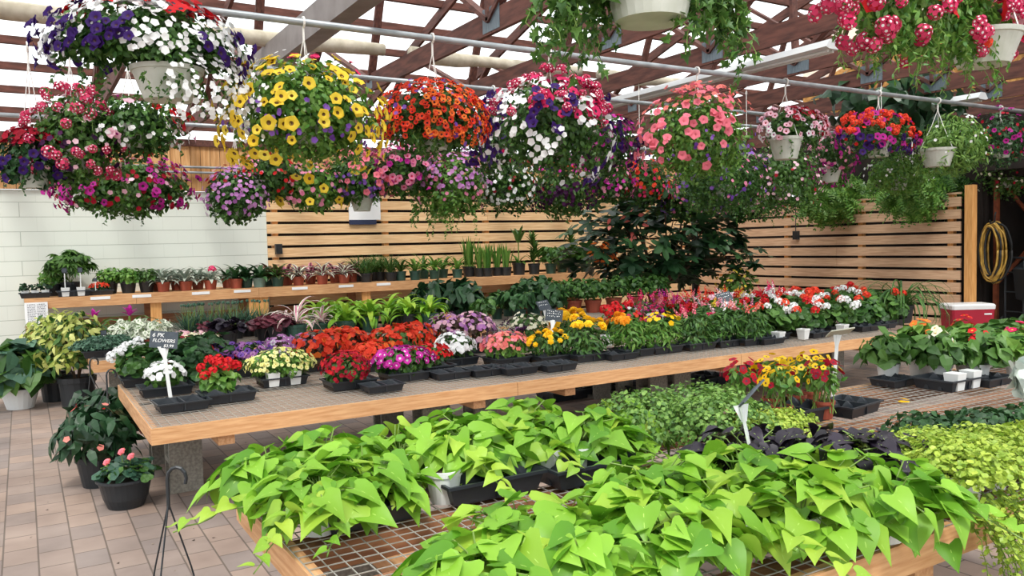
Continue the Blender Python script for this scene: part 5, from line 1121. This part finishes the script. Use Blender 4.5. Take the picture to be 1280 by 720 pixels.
# tray stacks under the flower bench
for i, (px, py) in enumerate(((705, 497), (720, 493), (840, 488), (805, 490), (880, 480))):
    q = onz(px, py, 0); P = list(TRAY_E); place(P, 'empty_cell_tray', 'black tray stored on the floor under the flower bench, %s from the left' % ORD[i], 'tray', (float(q[0]), float(q[1]), .001), .05*i, 1.7, 'trays stored under the bench')
g = G(); rr = random.Random(9)
for i in range(70):
    q = onz(rr.uniform(20, 760), rr.uniform(520, 715), 0); a = rr.uniform(0, 3); s = rr.uniform(.004, .012); g.add([(q[0]+s*cos(a), q[1]+s*sin(a), .003), (q[0]+s*cos(a+2), q[1]+s*sin(a+2), .002), (q[0]+s*cos(a+4), q[1]+s*sin(a+4), .006)], [(0, 1, 2)], M['debris'] if i % 2 else M['soil'])
o = obj('leaf_litter', g); o['kind'] = 'stuff'; tag(o, 'scattered bits of soil and dry leaf on the brick floor', 'litter')

# ------------------------------------------------------------------ hanging baskets
SMALL = lambda m: oval(M[m], .3, .05, .2)
def basket(label, pxb, pyb, Y, wpx, hpx, zp, leafm, n, fl, seed, bowl=None, hook=True, bsize=.15, bh=.19, lsize=.045, trails=0, tlen=.3, cx=None, T=None, bm='basket_white', sq=.8, zlow=-1, tside=0, cat='hanging basket', tdn=0):
    """pxb, pyb: centre of the flower ball; the bowl rim sits below its centre"""
    k_ = 1.0 if Y < 6 else 1.16
    wpx, hpx, n = wpx*k_, hpx*k_, int(n*k_*k_)
    x, _, z = ony(pxb, pyb, Y); s = depth(x, Y, z)/FPX; rx, rz = wpx*s, hpx*s
    t = thing('hanging_basket', label, cat, (x, Y, 0)); bx = 0.0; zr = z-.15*rz; bsize, bh = min(.14, rx*.5), min(.17, rz*.8)
    if bowl: bx_, _, zr = ony(bowl[0], bowl[1], Y); bx = bx_-x; bsize = bowl[2]/2*s; bh = bowl[3]*s
    t.location.z = zr-bh; z0 = zr-bh
    g = G(); g.lathe([(bsize*.68, 0), (bsize*.97, bh*.85), (bsize*1.03, bh*.86), (bsize*1.06, bh), (bsize*.98, bh), (bsize*.94, bh*.92)], M[bm], 28, (bx, 0, 0)); g.disc(bsize*.95, bh*.92, M['soil'], 20, (bx, 0))
    obj('bowl', g, t)
    ht = zp-z0; g = G(); top = ht-.1
    for k in range(3):
        a = k*2.094+.4; g.tube([(bx+bsize*cos(a), bsize*sin(a), bh), (bx+bsize*.35*cos(a), bsize*.35*sin(a), bh+(top-bh)*.6), (bx, 0, top)], .0035, M['wire'], 4)
    obj('hanger', g, t); g = G(); g.tube([(bx, 0, top-.02), (bx, 0, ht-.045)]+[(bx, -.032*cos(u*pi/6), ht+.033*sin(u*pi/6)) for u in range(-3, 7)], .008, M['wire'], 6); obj('hook', g, t)
    cz = z-z0; rad = (rx, min(rx, rz*1.15)*sq if rx > rz else rx*sq, rz)
    g = G(); TT = T or SMALL(leafm); cloud(g, TT, int(n*1.7), rad, (0, 0, cz), lsize, seed, shell=.55, up=.3, droop=.5, zmin=zlow, jit=.5); cloud(g, TT, int(n*.9), tuple(q_*.8 for q_ in rad), (0, 0, cz), lsize*1.25, seed+77, shell=.3, up=.3, droop=.5, zmin=zlow, jit=.5)
    if bowl is None or True:
        rr = random.Random(seed)
        for k in range(trails):
            a = rr.uniform(0, 6.28); q = rr.uniform(.5, .95)
            if tside: a = -.54+rr.choice((0, pi))+rr.uniform(-.85, .85); q = rr.uniform(.75, 1.05)
            trail(g, TT, (cos(a)*rad[0]*q, sin(a)*rad[1]*q, cz-rad[2]*rr.uniform(.1, .6)), tlen*rr.uniform(.4, 1.1), seed*31+k, lsize*.85, M['stem'], (cos(a)*.2, sin(a)*.2))
    if tdn: cloud(g, TT, int(n*.3), (rad[0]*.8, rad[1]*.8, rad[2]*.5), (0, 0, cz-rad[2]*tdn), lsize, seed+5, zmin=-.9)
    obj('foliage', g, t)
    for j, (T_, nn, fs, kw) in enumerate(fl):
        nm = kw.get('nm', 'blossoms'); sect = kw.get('sec'); rd = np.array(rad)*kw.get('out', 1.0)
        nn = int(nn*1.45) if not kw.get('each') else min(98, int(nn*1.5))
        P, fr = heads(nn, rd, (kw.get('dx', 0)*rx, 0, cz+kw.get('dz', 0)*rz), seed*5+j, kw.get('zmin', -.6), 1.2 if kw.get('each') else 1.12, kw.get('spots', 0), kw.get('spread', .55), sect, .72)
        if kw.get('each'):
            g = G(); g.many(T_, np.eye(3)[None], np.zeros((1, 3)), np.ones(1)); me = g.mesh(nm, True); rs = np.random.RandomState(seed)
            for i in range(len(P)):
                o = obj(nm, me, t); q = fs*(.8+.4*rs.rand()); o.matrix_local = Matrix.Translation(tuple(P[i])) @ Matrix(fr[i].tolist()).to_4x4() @ Matrix.Scale(q, 4)
        else:
            g = G(); g.many(T_, fr, P, fs*(.8+.4*np.random.RandomState(j).rand(len(P)))); obj(nm, g, t, kind='stuff' if nn > 30 else None)
    return t
front = lambda d: (d @ np.array([-.42, -.9, 0.])) > .35
left = lambda d: (d @ RX) < -.1
right = lambda d: (d @ RX) > .25
top = lambda d: d[:, 2] > .45
low = lambda d: d[:, 2] < .1
D = dict
P1, P2, P3, P0 = 5.33, 6.8, 9.2, 2.0
Z1, Z2, Z3 = 3.0, 3.0, 2.86
basket('huge basket of white and deep purple petunias with red ones on top, top left', 190, 64, P1, 108, 58, Z1, 'mid', 1500, [(F('white'), 300, .045, D(nm='white_blossoms', zmin=-.3, spots=22, spread=.3)), (PET('purple'), 44, .062, D(nm='purple_petunia', each=1, zmin=-.2, sec=lambda d: front(d) & (d[:, 2] < .35) & (d @ RX < .35))), (PET('purple'), 30, .07, D(nm='violet_purple_petunia', each=1, zmin=-.5, sec=lambda d: (d @ RX < -.55) | (d @ RX > .8))), (PET('red'), 30, .08, D(nm='red_petunia', each=1, sec=lambda d: d[:, 2] > .6)), (F('white'), 170, .04, D(nm='trailing_white_blossoms', sec=lambda d: (d @ RX > .5), dz=-.9, dx=.1))], 1, bowl=(209, 86, 84, 40), trails=26, tlen=.5, zlow=-.35)
basket('large basket of yellow petunias with some violet below', 383, 140, P1, 88, 64, Z1, 'fresh', 1400, [(PET('yellow', 'throat_brown'), 98, .082, D(nm='yellow_petunia', each=1, zmin=-.8, dz=-.2, out=1.06)), (PET('yellow', 'throat_brown'), 40, .07, D(nm='small_yellow_petunias', zmin=-.8, dz=-.3, out=1.08)), (F('violet'), 60, .04, D(nm='violet_blossoms', sec=low)), (PET('hot'), 6, .06, D(nm='pink_petunia', each=1, sec=top)), (F('white'), 60, .035, D(nm='white_blossoms', sec=left))], 2, trails=22, tlen=.35)
basket('basket packed with small orange and red trumpet flowers', 543, 152, P1, 66, 46, Z1, 'mid', 800, [(PET('scarlet', 'throat_dark'), 230, .042, D(nm='scarlet_blossoms', zmin=-.5)), (PET('orange', 'throat_dark'), 130, .04, D(nm='orange_blossoms', sec=lambda d: (d @ RX > .1), zmin=-.6)), (F('violet'), 34, .04, D(nm='violet_blossoms'))], 3, trails=10, tlen=.25)
basket('basket of hot pink, white and deep purple petunias with striped verbena, centre', 688, 160, P1, 70, 58, Z1, 'mid', 1200, [(PET('hot'), 34, .08, D(nm='pink_petunia', each=1, sec=lambda d: (d[:, 2] > .1) & (d @ RX > -.2))), (VERB('rose'), 34, .095, D(nm='striped_verbena_head', each=1, zmin=.15)), (PET('purple'), 66, .07, D(nm='purple_petunia', each=1, spots=12, spread=.4, zmin=-.9, dz=-.1, out=1.12)), (F('white'), 130, .055, D(nm='white_blossoms', zmin=-.9, spots=14, spread=.35, dz=-.15, out=1.14))], 4, trails=14)
basket('basket of coral pink petunias over a pale green mass, right of centre', 872, 172, P1, 72, 56, Z1, 'fresh', 1400, [(PET('coral', 'f_coral'), 98, .075, D(nm='coral_petunia', each=1, zmin=-.5, dz=-.1, sec=lambda d: d @ RX < .6)), (PET('salmon', 'f_coral'), 50, .05, D(nm='salmon_petunia', each=1, sec=top)), (F('violet'), 26, .035, D(nm='violet_blossoms', sec=low))], 5, trails=18, tlen=.4)
basket('white bowl basket of pink-striped petunias and crimson flowers', 992, 160, P1, 48, 24, Z1, 'mid', 420, [(PET('palepink', 'f_crimson'), 46, .055, D(nm='striped_petunia', each=1)), (F('crimson'), 60, .045, D(nm='crimson_blossoms', spots=4)), (PET('white', 'f_magenta'), 16, .05, D(nm='white_petunia', each=1, sec=low))], 6, bowl=(982, 172, 40, 27), trails=14, tlen=.3)
basket('basket of violet petunias and orange-red verbena', 1098, 172, P1, 60, 28, Z1, 'mid', 520, [(UMB('scarlet'), 36, .08, D(nm='orange_red_head', each=1, zmin=0)), (PET('magenta', 'throat_dark'), 30, .07, D(nm='magenta_petunia', each=1)), (PET('purple'), 18, .07, D(nm='purple_petunia', each=1, sec=low)), (F('red'), 40, .04, D(nm='red_blossoms'))], 7, trails=8)
basket('basket of loose light green foliage with tiny white flowers, white bowl', 1192, 182, P1, 58, 38, Z1, 'fresh', 800, [(F('white'), 20, .035, D(nm='white_blossoms'))], 8, bowl=(1172, 186, 40, 22), T=oval(M['mint'], .13, .05, .4), lsize=.075, trails=20, tlen=.35)
basket('basket of dark magenta and violet flowers at the right edge', 1250, 175, P1, 40, 34, Z1, 'dark', 500, [(PET('magenta', 'throat_dark'), 24, .06, D(nm='magenta_petunia', each=1)), (F('crimson'), 50, .04, D(nm='crimson_blossoms'))], 9, trails=14)
# second pipe
basket('basket of bright red petunias hanging below the big white and purple one', 165, 160, P2, 52, 34, Z2, 'mid', 560, [(PET('red', 'throat_dark'), 16, .085, D(nm='red_petunia', each=1, spots=3)), (PET('palepink', 'f_magenta'), 8, .07, D(nm='pink_petunia', each=1)), (F('white'), 50, .04, D(nm='white_blossoms', sec=low))], 10, bowl=(163, 157, 42, 28), trails=12)
basket('basket of crimson and white striped verbena at the left', 92, 178, P2, 42, 50, Z2, 'green', 700, [(VERB('rose'), 40, .1, D(nm='striped_verbena_head', each=1)), (F('palepink'), 50, .04, D(nm='pale_pink_blossoms')), (F('plum'), 40, .05, D(nm='plum_blossoms', sec=low))], 11, trails=14)
basket('basket of dark crimson flowers at the far left edge', 42, 200, P2+.0, 34, 32, Z2, 'dark', 420, [(F('crimson'), 120, .045, D(nm='crimson_blossoms', sec=top, zmin=.2)), (PET('purple'), 20, .06, D(nm='purple_petunia', each=1, sec=low))], 12, trails=8)
basket('basket of pale pink and mixed flowers hidden behind the orange basket', 618, 175, P2, 30, 40, Z2, 'mid', 420, [(PET('purple'), 26, .07, D(nm='purple_petunia', each=1)), (F('white'), 50, .045, D(nm='white_blossoms')), (F('hot'), 24, .05, D(nm='pink_blossoms'))], 13, trails=8)
basket('basket of dark purple and magenta petunias right of the centre basket', 756, 185, P2, 36, 36, Z2, 'mid', 520, [(PET('plum', 'f_purple'), 50, .065, D(nm='dark_petunia', each=1)), (F('magenta'), 70, .05, D(nm='magenta_blossoms')), (PET('hot'), 12, .06, D(nm='pink_petunia', each=1, sec=top))], 14, trails=10)
basket('leafy basket behind the coral one with violet flowers underneath', 900, 225, P2, 62, 38, Z2, 'mid', 900, [(F('violet'), 60, .05, D(nm='violet_blossoms')), (F('pink'), 40, .045, D(nm='pink_blossoms'))], 15, trails=26, tlen=.35)
basket('leafy basket below the pink-striped one', 978, 225, P2, 50, 40, Z2, 'green', 800, [(F('palepink'), 60, .045, D(nm='pale_pink_blossoms')), (F('crimson'), 14, .05, D(nm='crimson_blossoms'))], 16, trails=18)
basket('basket of pink flowers left of the violet and orange one', 1040, 195, P2, 26, 26, Z2, 'mid', 300, [(F('pink'), 70, .05, D(nm='pink_blossoms')), (PET('magenta'), 16, .06, D(nm='magenta_petunia', each=1, sec=low))], 17, bowl=(1036, 210, 30, 18), trails=6)
# rear pipe
basket('basket of magenta and pink petunias hanging low at the left', 158, 236, P3, 64, 32, Z3, 'green', 800, [(PET('magenta', 'throat_dark'), 70, .08, D(nm='magenta_petunia', each=1)), (F('crimson'), 90, .06, D(nm='crimson_blossoms')), (F('palepink'), 40, .055, D(nm='pale_pink_blossoms'))], 18, lsize=.06, trails=10)
basket('small basket of lilac flowers against the white wall', 296, 246, P3, 32, 30, Z3, 'mid', 420, [(F('lilac'), 120, .05, D(nm='lilac_blossoms')), (F('crimson'), 20, .05, D(nm='crimson_blossoms', sec=top))], 19, lsize=.06, trails=6)
basket('basket of small red flowers in a white bowl against the wooden siding', 340, 222, P3, 34, 26, Z3, 'mid', 420, [(F('red'), 60, .05, D(nm='red_blossoms')), (F('pink'), 20, .05, D(nm='pink_blossoms'))], 20, bowl=(323, 226, 28, 20), lsize=.06)
basket('basket of pink flowers with a few yellow petunias hanging under the yellow basket', 392, 236, P3, 36, 26, Z3, 'fresh', 420, [(F('pink'), 70, .055, D(nm='pink_blossoms')), (PET('yellow', 'throat_brown'), 7, .12, D(nm='yellow_petunia', each=1, sec=low))], 21, lsize=.06)
basket('basket of light pink petunias in a pale bowl above the fence sign', 446, 224, P3, 34, 30, Z3, 'mid', 420, [(PET('coral', 'f_coral'), 46, .08, D(nm='pink_petunia', each=1)), (F('violet'), 50, .05, D(nm='violet_blossoms', sec=low))], 22, bowl=(452, 244, 30, 20), lsize=.06, trails=6)
basket('basket of vivid pink petunias under the orange basket, left', 507, 216, P3, 40, 28, Z3, 'mid', 420, [(PET('pink', 'f_hot'), 60, .08, D(nm='pink_petunia', each=1)), (PET('magenta', 'f_magenta'), 36, .075, D(nm='magenta_petunia', each=1))], 23, lsize=.06, trails=4)
basket('basket of mauve flowers with long fern-like trails under the orange basket, right', 562, 232, P3, 42, 38, Z3, 'fresh', 620, [(F('lilac'), 160, .055, D(nm='lilac_blossoms', zmin=-.1)), (F('pink'), 50, .055, D(nm='pink_blossoms'))], 24, lsize=.06, trails=26, tlen=.55)
basket('basket of small white flowers below the centre basket', 634, 228, P3, 36, 34, Z3, 'mid', 520, [(F('white'), 150, .055, D(nm='white_blossoms')), (F('crimson'), 20, .055, D(nm='crimson_blossoms'))], 25, lsize=.06, trails=14, tlen=.45)
basket('basket of magenta, red and dark purple flowers hanging low in the centre', 702, 236, P3, 38, 34, Z3, 'green', 520, [(F('magenta'), 90, .06, D(nm='magenta_blossoms', sec=top)), (F('plum'), 130, .06, D(nm='plum_blossoms', sec=low)), (F('scarlet'), 20, .06, D(nm='scarlet_blossoms', sec=top))], 26, lsize=.06, trails=8)
basket('basket of magenta and pink flowers left of the tree top', 762, 228, P3, 30, 24, Z3, 'mid', 360, [(F('magenta'), 90, .06, D(nm='magenta_blossoms')), (F('pink'), 40, .06, D(nm='pink_blossoms'))], 27, lsize=.06)
basket('basket of orange-red and pink flowers above the tree', 806, 228, P3, 34, 26, Z3, 'mid', 420, [(F('scarlet'), 60, .07, D(nm='scarlet_blossoms')), (F('hot'), 50, .06, D(nm='pink_blossoms'))], 28, lsize=.06)
basket('basket of dusky violet flowers and greenery above the tree', 862, 246, P3, 40, 28, Z3, 'green', 520, [(F('violet'), 90, .05, D(nm='violet_blossoms')), (F('pink'), 30, .05, D(nm='pink_blossoms'))], 29, lsize=.06, trails=10)
basket('leafy basket with dull pink flowers right of the tree top', 935, 248, P3, 46, 26, Z3, 'mid', 520, [(F('pink'), 60, .05, D(nm='pink_blossoms'))], 30, lsize=.06, trails=10)
basket('leafy green basket with tiny white flowers below the violet and orange one', 1122, 218, P2, 44, 24, Z2, 'fresh', 620, [(F('white'), 26, .035, D(nm='white_blossoms'))], 32, trails=12)
basket('dark leafy basket with small crimson flowers at the lower right edge', 1258, 216, P2, 34, 30, Z2, 'green', 620, [(F('crimson'), 26, .045, D(nm='crimson_blossoms')), (F('cream'), 20, .045, D(nm='cream_blossoms', sec=low))], 33, trails=12)
basket('basket with magenta flowers over the ferns at the right fence', 1034, 228, P3, 30, 14, Z3, 'green', 300, [(F('magenta'), 80, .06, D(nm='magenta_blossoms'))], 31, lsize=.06)
# ferns
def frond(m, n=9):
    T = []; V = []; Fc = []
    for i in range(n):
        t = i/n; z = -.55*t*t; w = .17*math.sin(pi*(.12+.85*t))**.8
        for s in (-1, 1):
            o = len(V); V += [(0, t, z), (s*w, t+.05, z-.03), (s*w*.8, t+.1, z-.05), (0, t+.07, z-.03)]; Fc.append((o, o+1, o+2, o+3) if s > 0 else (o+3, o+2, o+1, o))
    return [(V, Fc, m)]
for i, (px, py, w, h, Y, d) in enumerate(((1040, 252, 40, 18, 9.2, 'leftmost'), (1090, 246, 42, 22, 9.2, 'second from the left'), (1140, 240, 42, 22, 7.6, 'third from the left'), (1186, 236, 40, 24, 7.6, 'fourth from the left'), (1230, 234, 36, 24, 7.6, 'fifth from the left'), (1268, 232, 34, 26, 7.6, 'at the right frame edge'))):
    basket('drooping green hanging fern over the right fence, '+d, px, py, Y, w*1.25, h*1.25, 2.86 if Y > 9 else 3.0, 'fresh', 230, [(F('cream'), 14, .06, D(nm='pale_blossoms'))] if i > 3 else [], 50+i, T=frond(M['fresh' if i < 3 else 'mid']), lsize=.3, bsize=.13)
g = G(); g.tube([(7, 0, 0), (12.8, 0, 0)], .021, M['pipe'], 10); tag(obj('hanging_pipe', g, loc=(0, 7.6, 3.0)), 'steel pipe over the right fence that carries the ferns', 'pipe')
# the two nearest baskets
basket('nearest basket seen from below, ivy trailing at its left, top centre', 806, -40, P0, 140, 46, Z1, 'green', 300, [(PET('palepink', 'throat_dark'), 9, .05, D(nm='pale_petunia', each=1, sec=lambda d: (d @ RX < -.2))), (VERB('hot'), 5, .07, D(nm='pink_verbena_head', each=1, sec=lambda d: (d @ RX > .5)))], 60, bowl=(812, -62, 132, 88), lsize=.05, trails=56, tlen=.36, T=ivy(M['green']), sq=.6, tside=1)
basket('near basket of crimson and white striped verbena with red petunias, top right', 1165, 14, P0, 175, 66, Z1, 'fresh', 1100, [(VERB('rose'), 66, .085, D(nm='striped_verbena_head', each=1, zmin=-.75)), (VERB('hot'), 20, .07, D(nm='pink_verbena_head', each=1)), (PET('red', 'throat_dark'), 10, .07, D(nm='red_petunia', each=1)), (PET('palepink', 'throat_yellow'), 6, .055, D(nm='pale_petunia', each=1)), (UMB('scarlet'), 6, .06, D(nm='orange_head', each=1, sec=right))], 61, bowl=(1230, 42, 92, 42), lsize=.04, trails=70, tlen=.3, sq=.45, T=oval(M['fresh'], .2, .05, .3))
# big dark creeper against the gable
t = thing('climbing_vine', 'dark broad-leaved vine hanging from the trusses at the upper right', 'vine', (9.5, 6.3, 2.6))
g = G(); rr = random.Random(3)
for k in range(9): x = -.9+k*.28; g.tube([(x, rr.uniform(-.3, .3), .7), (x+rr.uniform(-.2, .2), 0, .4), (x+rr.uniform(-.3, .3), rr.uniform(-.2, .2), 0)], .007, M['brown_stem'], 5)
obj('vine_stems', g, t); g = G(); cloud(g, oval(M['deep'], .4, .1, .4), 300, (1.5, .5, .45), (.1, 0, .55), .2, 8, up=.5, droop=.7, zmin=-1, shell=.3); obj('foliage', g, t)
